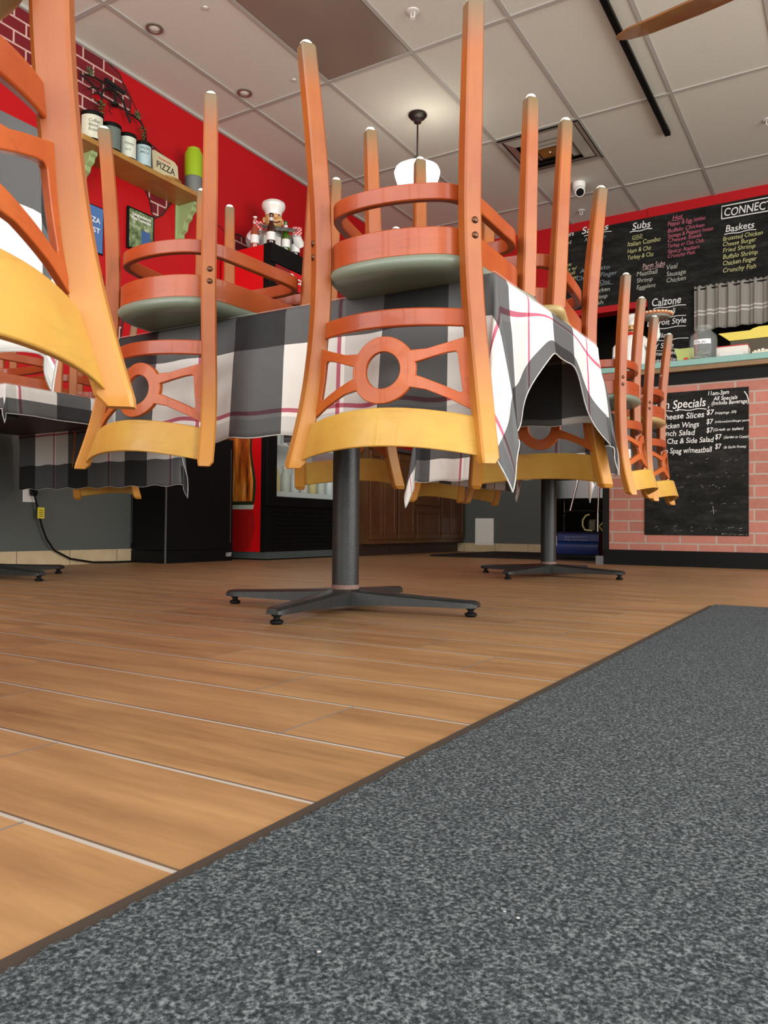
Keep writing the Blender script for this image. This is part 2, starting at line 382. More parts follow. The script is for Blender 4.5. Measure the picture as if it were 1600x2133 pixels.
def hoop_loop(scale=1.0, n=64, src=None):
    S = src or HOOP; P = S+[(-x, y) for x, y in reversed(S[1:-1])]
    K = len(P); out = []
    for i in range(n):
        t = i*K/n; k = int(t); q = t-k; p = [P[(k+j-1) % K] for j in range(4)]
        pt = []
        for a in range(2):
            p0, p1, p2, p3 = (z[a] for z in p)
            pt.append(.5*((2*p1)+(-p0+p2)*q+(2*p0-5*p1+4*p2-p3)*q*q+(-p0+3*p1-3*p2+p3)*q**3))
        out.append(Vector((pt[0]*scale, pt[1]*scale, 0)))
    return out
def hoop_band(b, z0, z1, th, scale=1.0, off=0.0):
    L = hoop_loop(scale); n = len(L); R = []
    for i in range(n):
        t = (L[(i+1) % n]-L[i-1]).normalized(); nn = Vector((t.y, -t.x, 0))
        o = L[i]+nn*off; q = L[i]+nn*(off-th); c = .002
        R.append([(o.x-nn.x*c, o.y-nn.y*c, z0), (o.x, o.y, z0+c), (o.x, o.y, z1-c), (o.x-nn.x*c, o.y-nn.y*c, z1), (q.x+nn.x*c, q.y+nn.y*c, z1), (q.x, q.y, z1-c), (q.x, q.y, z0+c), (q.x+nn.x*c, q.y+nn.y*c, z0)])
    b.rings(R, closed=True)
def make_chair():
    t = thing('dining_chair', '', 'chair')
    for sx in (-1, 1):
        b = MB(); R = []; zs = [0, .004]+[.03+i*(.80/26) for i in range(27)]+[.840, .850]
        for z in zs:
            cx, cy = post_c(z); a = .0158+.0018*min(1, z/.22)
            if z >= .849: a *= .72
            ang = math.radians(45+4)*-sx
            if z < .003: a *= .85
            R.append(sq(cx*sx, cy-(.004 if z > .845 else 0), z, a, ang))
        b.rings(R); leg = b.build('rear_leg', M_post, t, smooth=True, angle=28)
        cx, cy = post_c(0)
        b = MB(); b.lathe([(.0125, .002), (.0125, -.004), (.009, -.008), (.003, -.009)], cx*sx, cy, 16); b.build('foot_glide', M_glide, leg, smooth=True)
        for z in (.392, .420):
            cx, cy = post_c(z); d = Vector((sx*math.cos(math.radians(41)), -math.sin(math.radians(41)), 0))
            p = Vector((cx*sx, cy, z))+d*.0172; M = Matrix.Translation(p) @ d.to_track_quat('Z', 'Y').to_matrix().to_4x4()
            b = MB(); b.lathe([(.0066, -.001), (.0066, .0015), (.005, .0035), (.002, .0045)], n=14, M=M); b.build('bolt', M_bolt, leg, smooth=True)
        b = MB(); R = []
        for z, a in ((0, .0122), (.004, .0140), (.05, .0145), (.2, .0162), (.34, .0175), (.452, .0178)):
            k = z/.45; cx = .200-.013*k; cy = .187-.002*k; R.append(sq(cx*sx, cy, z, a, math.radians(45)*-sx, .2))
        b.rings(R); leg = b.build('front_leg', M_leg, t, smooth=True, angle=28)
        b = MB(); b.lathe([(.0115, .002), (.0115, -.004), (.009, -.008), (.003, -.009)], .200*sx, .187, 16); b.build('foot_glide', M_glide, leg, smooth=True)
    b = MB(); hoop_band(b, .396, .450, .016, 1.0, .004); b.build('seat_frame', M_bent, t, smooth=True, angle=40)
    b = MB(); hoop_band(b, .312, .344, .018, .985, .004); b.build('stretcher', M_bent, t, smooth=True, angle=40)
    # upholstered pad
    L = hoop_loop(1.0, 80, PADP); R = []
    for z, s in ((.446, .985), (.450, 1.03), (.458, 1.05), (.467, 1.035), (.474, .985), (.477, .85)):
        R.append([(p.x*s, p.y*s, z) for p in L])
    b = MB(); b.rings(R); b.build('seat', M_green, t, smooth=True, angle=80)
    # crest rail: wide bent board between the posts
    def board(name, z0, z1, d, th, mt, inset, rake=0.0):
        b = MB(); R = []; N = 30
        for i in range(N+1):
            s = -1+2*i/N; ring = []
            for z, k in ((z0, 0), (z1, 0), (z1, 1), (z0, 1)):
                zm = (z0+z1)/2; cx, cy = post_c(zm); cy -= (z-zm)*math.tan(rake); cx = post_c(z)[0]; w = cx-inset; x = s*w; dz = -d*math.sin(rake)*(1-s**2); y = cy+.002-d*math.cos(rake)*(1-s**2)
                nx = 2*d*s/max(w, .01); nrm = Vector((-nx, 1)).normalized()
                ring.append((x-(nrm.x*th if k else 0), y+(nrm.y*th if k else 0), z+dz))
            R.append(ring)
        b.rings(R); return b.build(name, mt, t, smooth=True, angle=40, bevel=.003)
    board('crest_rail', .764, .838, .074, .016, M_crest, .006, math.radians(17))
    board('back_rail', .553, .588, .052, .015, M_bent, .006, math.radians(3))
    # splat: pierced ring with two pierced wings, bent to the same curve
    zc = .676
    b = MB(); th = .011
    def bend(x, v, k):
        z = zc+v; cx, cy = post_c(z); cx0 = post_c(zc)[0]; s = min(1, abs(x)/cx0); q = .060*(1-s*s); return (x, cy+.006-q+(th if k else 0), z-.13*q)
    def frame(outer, inner):
        n = len(outer); vs = [bend(x, v, 0) for x, v in outer]+[bend(x, v, 0) for x, v in inner]+[bend(x, v, 1) for x, v in outer]+[bend(x, v, 1) for x, v in inner]
        fs = []
        for i in range(n):
            j = (i+1) % n
            fs += [(i, j, n+j, n+i), (2*n+i, 3*n+i, 3*n+j, 2*n+j), (i, 2*n+i, 2*n+j, j), (n+i, n+j, 3*n+j, 3*n+i)]
        b.add(vs, fs)
    n = 56
    frame([(.065*math.cos(2*PI*i/n), .065*math.sin(2*PI*i/n)) for i in range(n)], [(.0355*math.cos(2*PI*i/n), .0355*math.sin(2*PI*i/n)) for i in range(n)])
    def resample(P, n):
        P = [Vector(p) for p in P]; K = len(P); seg = [(P[(i+1) % K]-P[i]).length for i in range(K)]; T = sum(seg); out = []
        # keep corners: distribute points per edge in proportion
        cnt = [max(1, round(n*s/T)) for s in seg]
        while sum(cnt) > n: cnt[cnt.index(max(cnt))] -= 1
        while sum(cnt) < n: cnt[cnt.index(max(cnt))] += 1
        for i in range(K):
            for j in range(cnt[i]): out.append(P[i].lerp(P[(i+1) % K], j/cnt[i]))
        return out, cnt
    def resample_like(P, cnt):
        P = [Vector(p) for p in P]; K = len(P); return [P[i].lerp(P[(i+1) % K], j/cnt[i]) for i in range(K) for j in range(cnt[i])]
    for sx in (-1, 1):
        O = [(.050, -.036), (.085, -.040), (.125, -.055), (.158, -.069), (.166, -.067), (.172, 0), (.180, .074), (.172, .076), (.130, .056), (.085, .039), (.050, .034)]
        I = [(.0585, -.012), (.075, -.017), (.118, -.033), (.133, -.037), (.138, -.034), (.142, 0), (.148, .038), (.144, .041), (.118, .030), (.075, .014), (.0585, .009)]
        oo, cnt = resample([(x*sx, v) for x, v in O], 60); ii = resample_like([(x*sx, v) for x, v in I], cnt)
        frame([tuple(p) for p in oo], [tuple(p) for p in ii])
    b.build('splat', M_splat, t, smooth=True, angle=35, bevel=.0015)
    return t
proto = make_chair()
def chair_matrix(X, Y, deg, Z, ta=0, tb=0):
    th = math.radians(deg); s, c = math.sin(th), math.cos(th)
    ex = Vector((s*-1*-1*-1, c, 0)); ex = Vector((-s*1, c, 0))*1.0
    # upright x mirrored: X + (-x) * (s, -c)
    ex = Vector((-s, c, tb)); ey = Vector((c, s, ta)); ez = Vector((ta*c-tb*s, ta*s+tb*c, -1))
    ex.normalize(); ez.normalize(); ey = ez.cross(ex)
    M = Matrix.Identity(4)
    for i in range(3): M[i][0] = ex[i]; M[i][1] = ey[i]; M[i][2] = ez[i]
    o = Vector((X, Y, Z-ZC))-ez*ZC
    M[0][3], M[1][3], M[2][3] = o
    return M
CH = [
 ((-.807, 1.473, 99.0, 1.207, .038, -.001), 'g', 'upturned red-brown chair with sage seat, nearest facing table centre, its back hanging over the near cloth edge', 'big middle'),
 ((-1.450, 1.477, 92.6, 1.215, -.006, .013), 'g', 'upturned chair with sage seat on the middle table, left of the nearest full chair', ''),
 ((-.801, 1.975, -90.4, 1.205, .03, -.009), 't', 'upturned chair with tan seat on the far right of the middle table', ''),
 ((-1.468, 1.968, -89.5, 1.211, .013, -.013), 'g', 'upturned chair on the far left of the middle table, crest rail hanging behind the pedestal', ''),
 ((-.964, 3.189, 183.6, 1.210, -.014, -.002), 'g', 'upturned chair seen edge-on at right, with grey-green seat, nearer of the pair by the brick counter', ''),
 ((-1.003, 3.855, 180.8, 1.209, .007, .016), 't', 'upturned chair seen edge-on at right, with tan seat, farther of the pair by the brick counter', ''),
 ((-1.596, 3.432, -8.7, 1.209, .006, .014), 'g', 'upturned chair on the far table, left side, its slanted post end beside the cabinets', ''),
 ((-1.55, 3.92, 2.0, 1.209, 0, 0), 'g', 'upturned chair on the far table, left side, hindmost, mostly hidden under cloth', ''),
 ((-3.172, 2.37, -84.3, 1.209, .006, .003), 't', 'upturned chair on the left wall table, its crest rail hanging beside the black cabinet', ''),
 ((-2.97, 1.81, 92.0, 1.209, 0, 0), 'g', 'upturned chair with sage seat on the left wall table, hidden behind the nearest chair', ''),
 ((-.809, .286, 181.8, 1.193, .022, -.031), 't', 'huge close-up upturned chair cut off by the left edge of the picture', ''),
]
SHORT = ['upturned chair with sage seat nearest the picture centre, on the middle table',
 'upturned chair with sage seat on the middle table, left of the central one',
 'upturned chair with tan seat on the far right corner of the middle table',
 'upturned chair at the far left of the middle table, crest rail behind the pedestal',
 'upturned edge-on chair with sage seat, nearer of two beside the specials board',
 'upturned edge-on chair with tan seat, overlapping the specials board',
 'upturned chair on the far table, slanted post end before the brown cabinets',
 'upturned chair on the far table, rearmost on its left, before the grey wall',
 'upturned chair on the left wall table, crest rail hanging by the black cabinet',
 'upturned chair with sage seat lying on the left wall table, mostly hidden',
 'huge close upturned chair cut off by the left picture edge']
for i, (pz, seat, lab, _) in enumerate(CH):
    o = proto if i == 0 else copy_tree(proto)
    o.matrix_world = chair_matrix(*pz); o['label'] = SHORT[i]; o['category'] = 'chair'; o['group'] = 'chairs stacked upside down on the tables'
    for ch in o.children:
        if ch.name.startswith('seat') and not ch.name.startswith('seat_frame'):
            ch.material_slots[0].link = 'OBJECT'; ch.material_slots[0].material = M_tan if seat == 't' else M_green

# ------------------------------------------------------------------ tables and cloths
TT = .735
def table(cx, cy, hx, hy, bx, by, rot, lab, group='pedestal tables'):
    t = thing('pedestal_table', lab, 'table', (bx, by, 0), group)
    b = MB(); b.box(cx-hx-bx, cx+hx-bx, cy-hy-by, cy+hy-by, TT-.035, TT-.003, bev=.004); b.build('tabletop', M_under, t)
    b = MB(); b.lathe([(.0375, .05), (.0375, TT-.04)], n=32); b.lathe([(.12, TT-.045), (.12, TT-.036)], n=32); b.build('column', M_iron, t, smooth=True, angle=30)
    b = MB(); b.lathe([(.0385, .058), (.0385, .066), (.0378, .071)], n=32); b.build('collar', M_rust, t, smooth=True)
    b = MB()
    for k in range(4):
        a = rot+k*PI/2; M = Matrix.Rotation(a, 4, 'Z'); R = []
        for x, w, z0, z1 in ((.0, .042, .014, .060), (.05, .039, .016, .059), (.12, .032, .020, .054), (.25, .026, .022, .047), (.34, .024, .023, .043), (.372, .0235, .0235, .042), (.386, .017, .025, .038)):
            R.append([M @ Vector(p) for p in ((x, -w, z0), (x, w, z0), (x, w*.94, z1-.006), (x, w*.6, z1), (x, -w*.6, z1), (x, -w*.94, z1-.006))])
        b.rings(R)
    base = b.build('cross_base', M_iron, t, smooth=True, angle=35)
    for k in range(4):
        a = rot+k*PI/2; c, s = .365*math.cos(a), .365*math.sin(a)
        b = MB(); b.lathe([(.013, .027), (.013, .02), (.008, .018), (.008, .012), (.016, .009), (.016, .004), (.012, 0)], c, s, 16); b.build('levelling_foot', M_black, base, smooth=True)
    return t
table(-1.155, 1.757, .545, .348, -1.223, 1.80, math.radians(8), 'pedestal table in the middle with black cross base, nearest to the camera')
table(-1.29, 3.65, .38, .61, -1.29, 3.66, math.radians(-10), 'pedestal table farther right with black cross base, before the doorway')
table(-3.21, 2.08, .60, .42, -3.19, 1.95, math.radians(1), 'pedestal table by the left wall, one black foot showing on the floor')
table(-1.27, .01, .38, .59, -1.27, .01, 0, 'pedestal table at far left under the huge close chair')
def cloth(name, cx, cy, hx, hy, dr, uvo, seed, gfun=None, corner=None, flare=.30, lab=''):
    """dr = overhang (left, right, near, far). gfun(x,y,side)->scale of the drop on that side"""
    rnd = random.Random(seed); ph = [rnd.uniform(0, 6.28) for _ in range(12)]
    st = .0125
    nx = int((2*hx+dr[0]+dr[1])/st); ny = int((2*hy+dr[2]+dr[3])/st)
    vs = []; uv = []
    for j in range(ny+1):
        v = -hy-dr[2]+(2*hy+dr[2]+dr[3])*j/ny
        for i in range(nx+1):
            uu = -hx-dr[0]+(2*hx+dr[0]+dr[1])*i/nx
            uv.append((uu+uvo[0], -v+uvo[1]))
            qx = max(-hx, min(hx, uu)); qy = max(-hy, min(hy, v)); a = uu-qx; c = v-qy
            if gfun:
                if a: a *= gfun(qx, qy, 'r' if a > 0 else 'l')
                if c: c *= gfun(qx, qy, 'f' if c > 0 else 'n')
            d = math.hypot(a, c)
            if d < 1e-6: vs.append((cx+qx, cy+qy, TT)); continue
            er = .008
            if a and c:
                th = math.atan2(abs(c), abs(a)); lobes = corner or (1.0, .55)
                k = math.sin(2*th)                       # fold of spare cloth bulges out at the corner
                fl = .06+flare*k*lobes[0]+lobes[1]*.12*math.sin(6*th+ph[0])*k
                th2 = th+.35*math.sin(4*th+ph[1])*min(1, d/.25)*k
                dx, dy = math.copysign(math.cos(th2), a), math.copysign(math.sin(th2), c)
            else:
                s = uu if c else v
                L = hx if c else hy
                edge = max(0, 1-(L-abs(s))/.18)
                fl = ((.06+.035*math.sin(s*17+ph[2])+.03*math.sin(s*31+ph[3])) if not (c > 0) else .012)
                dx, dy = (math.copysign(1, a), 0) if a else (0, math.copysign(1, c))
            k = min(1, d/.02)
            z = TT-max(0, d-er)*math.sqrt(max(0, 1-fl*fl)) if d > er else TT-er*.3*k*k
            rad = .006*k+fl*d*min(1, d/.12)
            vs.append((cx+qx+dx*rad, cy+qy+dy*rad, z+.004*math.sin(uu*40+ph[5])*min(1, d/.3)))
    fs = [(j*(nx+1)+i, j*(nx+1)+i+1, (j+1)*(nx+1)+i+1, (j+1)*(nx+1)+i) for j in range(ny) for i in range(nx)]
    b = MB(); b.add(vs, fs); o = b.build(name, M_plaid, None, smooth=True, angle=180, uv=uv)
    s = o.modifiers.new('thick', 'SOLIDIFY'); s.thickness = .0012; s.offset = -1
    tag(o, lab, 'tablecloth', 'plaid tablecloths')
    # sewn hem along the whole border
    per = [j*(nx+1) for j in range(ny+1)]+[ny*(nx+1)+i for i in range(1, nx+1)]+[j*(nx+1)+nx for j in range(ny-1, -1, -1)]+[i for i in range(nx-1, 0, -1)]
    b = MB(); b.tube([Vector(vs[k]) for k in per], .0016, 5, closed=True); b.build('hem', M_hem, o, smooth=True)
    return o
M_hem = mat('hem_cloth', (.40, .40, .39), .8, noise=.4, nscale=60)
def sm(x, a, b_): 
    t = max(0, min(1, (x-a)/(b_-a))); return t*t*(3-2*t)
def g_main(x, y, side):
    if side == 'r': return .45+.75*sm(y, .10, .348)+.95*sm(-y, .02, .348)
    return 1
cloth('tablecloth', -1.155, 1.757, .545, .348, (.10, .24, .306, .22), (.125, -.290), 3, g_main, (.8, .6), .20, 'grey, black and white plaid cloth over the middle table, red lines near its hem')
cloth('tablecloth', -1.29, 3.65, .38, .61, (.30, .28, .31, .20), (.05, .17), 5, None, (.5, .4), .15, 'plaid tablecloth on the far table, mostly hidden behind the middle table')
def g_t3(x, y, side):
    if side == 'r': return 1.15+.9*sm(y, .22, .42)
    if side == 'n': return 1
    return 1
cloth('tablecloth', -3.21, 2.08, .60, .42, (.03, .10, .10, .33), (.19, -.06), 9, g_t3, (.3, .2), .08, 'plaid tablecloth on the left wall table, hanging before the grey wall')
cloth('tablecloth', -1.27, .01, .38, .59, (.28, .34, .3, .34), (.06, .40), 11, lambda x, y, sd: (1-.1*sm(y, .4, .59)) if sd == 'r' else (.5 if sd == 'f' else 1), (.5, .3), .06, 'pale plaid tablecloth at far left, seen through the huge close chair')
for (cx, cy, hx, hy, lab) in ((-1.155, 1.757, .535, .338, 'clear plastic sheet over the middle table cloth'), (-1.29, 3.65, .37, .60, 'clear plastic sheet over the far table cloth'), (-3.21, 2.08, .59, .41, 'clear plastic sheet over the left wall table cloth')):
    b = MB(); b.box(cx-hx-.012, cx+hx+.012, cy-hy-.012, cy+hy+.012, TT+.001, TT+.0028); tag(b.build('table_cover', M_film), lab, 'table cover', 'clear table covers')

# ------------------------------------------------------------------ lettering helper
def text_verts(s, width=None, height=None, bold=0.0, shear=0.0):
    cu = bpy.data.curves.new('t', 'FONT'); cu.body = s; cu.size = 1; cu.resolution_u = 3; cu.offset = bold; cu.shear = shear; cu.fill_mode = 'FRONT'
    o = bpy.data.objects.new('t', cu); C.objects.link(o); bpy.context.view_layer.update()
    dg = bpy.context.evaluated_depsgraph_get(); me = o.evaluated_get(dg).to_mesh()
    vs = [v.co.copy() for v in me.vertices]; fs = [tuple(p.vertices) for p in me.polygons]
    o.evaluated_get(dg).to_mesh_clear(); bpy.data.objects.remove(o); bpy.data.curves.remove(cu)
    if not vs: return [], []
    x0 = min(v.x for v in vs); x1 = max(v.x for v in vs)
    sx = (width/(x1-x0)) if width else height/.7; sy = height/.7 if height else sx
    return [Vector(((v.x-x0)*sx, v.y*sy, 0)) for v in vs], fs
def lettering(b, s, M, width=None, height=None, bold=.012, shear=.12, mi=0, wob=0.0):
    vs, fs = text_verts(s, width, height, bold, shear)
    if wob: vs = [Vector((v.x, v.y+wob*math.sin(v.x*55+len(s)), 0)) for v in vs]
    b.add([M @ v for v in vs], fs, mi)
def frame_M(origin, xdir, ydir):
    x = Vector(xdir).normalized(); y = Vector(ydir).normalized(); z = x.cross(y); M = Matrix.Identity(4)
    for i in range(3): M[i][0] = x[i]; M[i][1] = y[i]; M[i][2] = z[i]; M[i][3] = origin[i]
    return M
def backM(x, y, z): return frame_M((x, y, z), (1, 0, 0), (0, 0, 1))
def leftM(y, z, x=None): return frame_M((XL+.002 if x is None else x, y, z), (0, 1, 0), (0, 0, 1))
def stroke(b, pts, M, w, d=.0006, mi=0):
    """painted or chalked line along pts in the plane of M"""
    P = [Vector((p[0], p[1])) for p in pts]; n = len(P); L = []; R = []
    for i in range(n):
        t = (P[min(n-1, i+1)]-P[max(0, i-1)]).normalized(); q = Vector((-t.y, t.x))*w/2; L.append(P[i]+q); R.append(P[i]-q)
    vs = [M @ Vector((p.x, p.y, d)) for p in L]+[M @ Vector((p.x, p.y, d)) for p in R]
    b.add(vs, [(i, i+1, n+i+1, n+i) for i in range(n-1)], mi)
def board_mat(name):
    t = NT(name); v = t.coord(); n = t.noise(t.mapping(v, (1.5, 1, 6)), 4, 6, .7); n2 = t.noise(v, 60, 4)
    fac = t.math('MULTIPLY', t.math('POWER', n, 3), .55); col = t.mix(t.math('MULTIPLY', fac, n2), (.008, .008, .007), (.26, .26, .25)); return t.out(col, .8, .08)
M_slate = board_mat('chalkboard')
CK = {'w': mat('white_chalk', (.72, .72, .70), .9), 'y': mat('yellow_chalk', (.50, .50, .22), .9), 'p': mat('pink_chalk', (.50, .12, .17), .9), 'k': mat('rose_chalk', (.55, .36, .36), .9), 'w2': mat('grey_chalk', (.42, .43, .38), .9), 'b': mat('blue_grey_chalk', (.20, .25, .27), .9)}
CKN = {'w': 'white chalk lettering', 'y': 'yellow chalk lettering', 'p': 'pink chalk lettering', 'k': 'rose chalk lettering', 'w2': 'grey chalk lettering', 'b': 'blue grey chalk lettering'}
def chalk(parent, rows, y, extra=None):
    for key in CK:
        R = [q for q in rows if q[5] == key]
        if not R: continue
        for s, x, z, w, h, _ in R:
            b = MB(); lettering(b, s, backM(x, y, z), w, h, .008 if key == 'w' else .002, .15, wob=h*.05)
            o = b.build('chalk_lettering', CK[key], parent, recalc=False); o['label'] = CKN[key]
        if extra and key in extra:
            for pts, wd in extra[key]:
                b = MB(); stroke(b, pts, backM(0, y, 0), wd); o = b.build('chalk_line', CK[key], parent, recalc=False)
MENU = [
('Subs', -1.69, 2.869, 0.156, 0.062, 'w'),
 ('COLD', -1.69, 2.791, 0.087, 0.027, 'y'),
 ('Italian Combo', -1.73, 2.727, 0.279, 0.04, 'y'),
 ('Ham & Chz', -1.73, 2.667, 0.202, 0.038, 'y'),
 ('Turkey & Chz', -1.73, 2.609, 0.223, 0.038, 'y'),
 ('Hot', -1.35, 2.891, 0.082, 0.037, 'p'),
 ('Pepper & Egg /onion', -1.39, 2.841, 0.302, 0.037, 'p'),
 ('Buffalo Chicken', -1.39, 2.785, 0.295, 0.033, 'p'),
 ('Sausage & Peppers /onion', -1.39, 2.742, 0.364, 0.033, 'p'),
 ('Cheese Steak', -1.39, 2.702, 0.277, 0.032, 'p'),
 ('Turkey or Chic Club', -1.39, 2.654, 0.29, 0.033, 'p'),
 ('Spicy Italian', -1.39, 2.608, 0.255, 0.031, 'p'),
 ('Crunchy Fish', -1.39, 2.567, 0.22, 0.03, 'p'),
 ('Parm Subs', -1.6, 2.508, 0.188, 0.045, 'k'),
 ('Meatball', -1.65, 2.45, 0.177, 0.04, 'w2'),
 ('Shrimp', -1.65, 2.392, 0.134, 0.038, 'w2'),
 ('Eggplant', -1.65, 2.335, 0.16, 0.036, 'w2'),
 ('Veal', -1.4, 2.467, 0.091, 0.044, 'w2'),
 ('Sausage', -1.4, 2.409, 0.158, 0.04, 'w2'),
 ('Chicken', -1.4, 2.355, 0.158, 0.039, 'w2'),
 ('CONNECT', -0.94, 2.836, 0.359, 0.066, 'w'),
 ('Baskets', -0.93, 2.702, 0.216, 0.055, 'w'),
 ('Broasted Chicken', -0.95, 2.633, 0.299, 0.036, 'y'),
 ('Cheese Burger', -0.95, 2.586, 0.252, 0.036, 'y'),
 ('Fried Shrimp', -0.95, 2.536, 0.245, 0.036, 'y'),
 ('Buffalo Shrimp', -0.95, 2.48, 0.261, 0.038, 'y'),
 ('Chicken Finger', -0.95, 2.427, 0.254, 0.038, 'y'),
 ('Crunchy Fish', -0.95, 2.368, 0.249, 0.038, 'y'),
 ('Calzone', -1.52, 2.164, 0.239, 0.068, 'w'),
 ('Stromboli', -1.54, 2.084, 0.214, 0.046, 'w'),
 ('Detroit Style', -1.56, 1.994, 0.322, 0.048, 'w'),
 ('Sicilian', -1.56, 1.885, 0.199, 0.04, 'w'),
 ('NY Style', -1.54, 1.793, 0.199, 0.044, 'w'),
 ('Gluten Free', -1.55, 1.733, 0.23, 0.035, 'w'),
 ('Specialties', -1.54, 1.671, 0.239, 0.04, 'w'),
 ('Salads', -2.14, 2.916, 0.241, 0.06, 'w'),
 ('Antipasto', -2.12, 2.844, 0.195, 0.035, 'b'),
 ('Greek', -2.09, 2.762, 0.149, 0.035, 'b'),
 ('Garden', -2.09, 2.647, 0.138, 0.035, 'b'),
 ('Antipasto', -2.16, 2.56, 0.275, 0.04, 'b'),
 ('Chicken Finger', -2.19, 2.497, 0.372, 0.039, 'b'),
 ('Add Ons', -2.09, 2.428, 0.205, 0.039, 'b'),
 ('Chicken', -2.06, 2.361, 0.176, 0.037, 'w2'),
 ('Shrimp', -2.05, 2.302, 0.143, 0.037, 'w2'),
 ('Fish', -2.04, 2.248, 0.097, 0.037, 'w2'),
 ('Dinners', -2.37, 2.919, 0.155, 0.043, 'w'),
 ('Baked', -2.34, 2.848, 0.102, 0.035, 'w2'),
 ('Lasagna', -2.35, 2.644, 0.113, 0.033, 'y'),
 ('Pasta w/', -2.34, 2.601, 0.155, 0.033, 'y'),
 ('Ravioli', -2.33, 2.56, 0.13, 0.033, 'y'),
 ('Manicotti', -2.36, 2.517, 0.18, 0.033, 'y'),
]
SPECIALS = [
 ('Lunch Specials', -1.17, 1.0, 0.366, 0.053, 'w'),
 ('11am-3pm', -0.79, 1.066, 0.119, 0.026, 'w'),
 ('All Specials', -0.76, 1.032, 0.137, 0.024, 'w'),
 ('(Include Beverage)', -0.77, 1.004, 0.21, 0.024, 'w'),
 ('Cheese Slices', -1.08, 0.932, 0.267, 0.037, 'w'),
 ('$7', -0.8, 0.946, 0.045, 0.032, 'w'),
 ('(toppings .50)', -0.75, 0.947, 0.12, 0.015, 'w'),
 ('Chicken Wings', -1.09, 0.875, 0.247, 0.034, 'w'),
 ('$7', -0.8, 0.888, 0.039, 0.032, 'w'),
 ('(mild,med,hot,bbq,gar parm)', -0.75, 0.893, 0.194, 0.013, 'w'),
 ('Lunch Salad', -1.09, 0.826, 0.224, 0.034, 'w'),
 ('$7', -0.8, 0.835, 0.039, 0.032, 'w'),
 ('(Greek or Italian)', -0.76, 0.842, 0.17, 0.017, 'w'),
 ('Slice Chz & Side Salad', -1.12, 0.776, 0.363, 0.033, 'w'),
 ('$7', -0.75, 0.791, 0.038, 0.032, 'w'),
 ('(Garden or Caesar)', -0.7, 0.793, 0.141, 0.016, 'w'),
 ('Lunch Spag w/meatball', -1.12, 0.714, 0.353, 0.034, 'w'),
 ('$7', -0.75, 0.732, 0.036, 0.032, 'w'),
 ('(& Garlic Knots)', -0.7, 0.733, 0.124, 0.015, 'w'),
]
# ------------------------------------------------------------------ menu board on the back wall
t_ = thing('menu_board', 'large black chalk menu board below the red strip of the back wall', 'chalkboard', (0, 0, 0))
b = MB(); b.box(-2.40, .5, YB-.022, YB-.001, 2.225, 2.952); b.box(-1.555, -1.175, YB-.022, YB-.001, 1.50, 2.225); b.build('slate_panel', M_slate, t_)
def ul(x0, x1, z, amp=.004): return [(x0+(x1-x0)*i/8, z+amp*math.sin(i*1.3)) for i in range(9)]
yb = YB-.0235
chalk(t_, MENU, yb, {'w': [(ul(-1.71, -1.52, 2.852), .008), (ul(-.94, -.70, 2.685), .007), (ul(-1.51, -1.24, 2.145), .007), (ul(-1.54, -1.24, 2.055), .006), (ul(-1.54, -1.24, 1.965), .006), (ul(-1.54, -1.22, 1.86), .006), (ul(-1.54, -1.3, 1.775), .005), (ul(-2.12, -1.87, 2.895), .006),
  ([(-.96, 2.82), (-.96, 2.925), (-.5, 2.925)], .009), ([(-.96, 2.82), (-.5, 2.815)], .009)],
  'y': [(ul(-1.69, -1.6, 2.781), .004)], 'p': [(ul(-1.36, -1.26, 2.882), .004)], 'k': [(ul(-1.6, -1.42, 2.497), .004)], 'b': [(ul(-2.09, -1.86, 2.42), .004)]})
# ------------------------------------------------------------------ order counter
t_ = thing('order_counter', 'brick-faced order counter with black base and trim at right', 'counter', (0, 5.15, 0))
def cb(name, x0, x1, y0, y1, z0, z1, mt, bev=0): b = MB(); b.box(x0, x1, y0-5.15, y1-5.15, z0, z1); return b.build(name, mt, t_, bevel=bev)
cb('brick_front', -1.40, 1.9, 5.15, 5.80, .09, 1.15, M_brick); cb('kick_base', -1.425, 1.9, 5.12, 5.80, 0, .098, M_black)
cb('end_panel', -1.445, -1.40, 5.15, 5.80, .0, 1.16, M_blackm); cb('top_trim', -1.445, 1.9, 5.135, 5.80, 1.15, 1.222, M_black)
cb('corner_block', -1.475, -1.43, 5.10, 5.15, .0, .055, mat('grey_plastic', (.12, .12, .12), .5))
t_ = thing('countertop', 'long teal laminate countertop on the brick counter', 'countertop', (0, 5.15, 1.222))
b = MB(); b.box(-1.47, 1.95, -.07, .72, .030, .068); b.build('laminate_top', mat('teal_laminate', (.16, .33, .29), .35, noise=.06), t_, bevel=.003)
b = MB(); b.box(-1.46, 1.94, -.06, .70, 0.001, .030); b.build('wooden_underside', mat('plywood_brown', (.20, .12, .055), .6, noise=.2), t_)
ZT = 1.29
# specials board
t_ = thing('specials_board', 'black lunch specials chalkboard on the brick counter front', 'chalkboard', (0, 0, 0))
b = MB(); b.box(-1.172, -.561, 5.1445, 5.1495, .197, 1.102); b.build('slate_panel', M_slate, t_)
chalk(t_, SPECIALS, 5.1435, {'w': [(ul(-1.17, -1.0, .985), .005), (ul(-.985, -.80, .985), .005), ([(-.585, 1.075), (-.570, 1.05), (-.563, 1.02)], .005), ([(-.785, 1.0), (-.79, .985)], .005)]})
random.seed(4)
b = MB()
for k in range(60):
    x = random.uniform(-1.13, -.59); z = random.choice((.235, .25, .50, .57, .66, .40))+random.uniform(-.012, .012); w = random.uniform(.004, .02)
    stroke(b, [(x, z), (x+w, z+random.uniform(-.006, .006))], backM(0, 5.1437, 0), random.uniform(.001, .0025))
for k in range(22):
    x = random.uniform(-.72, -.58); stroke(b, [(x, .205+random.uniform(0, .006)), (x+.02, .206)], backM(0, 5.1437, 0), .004)
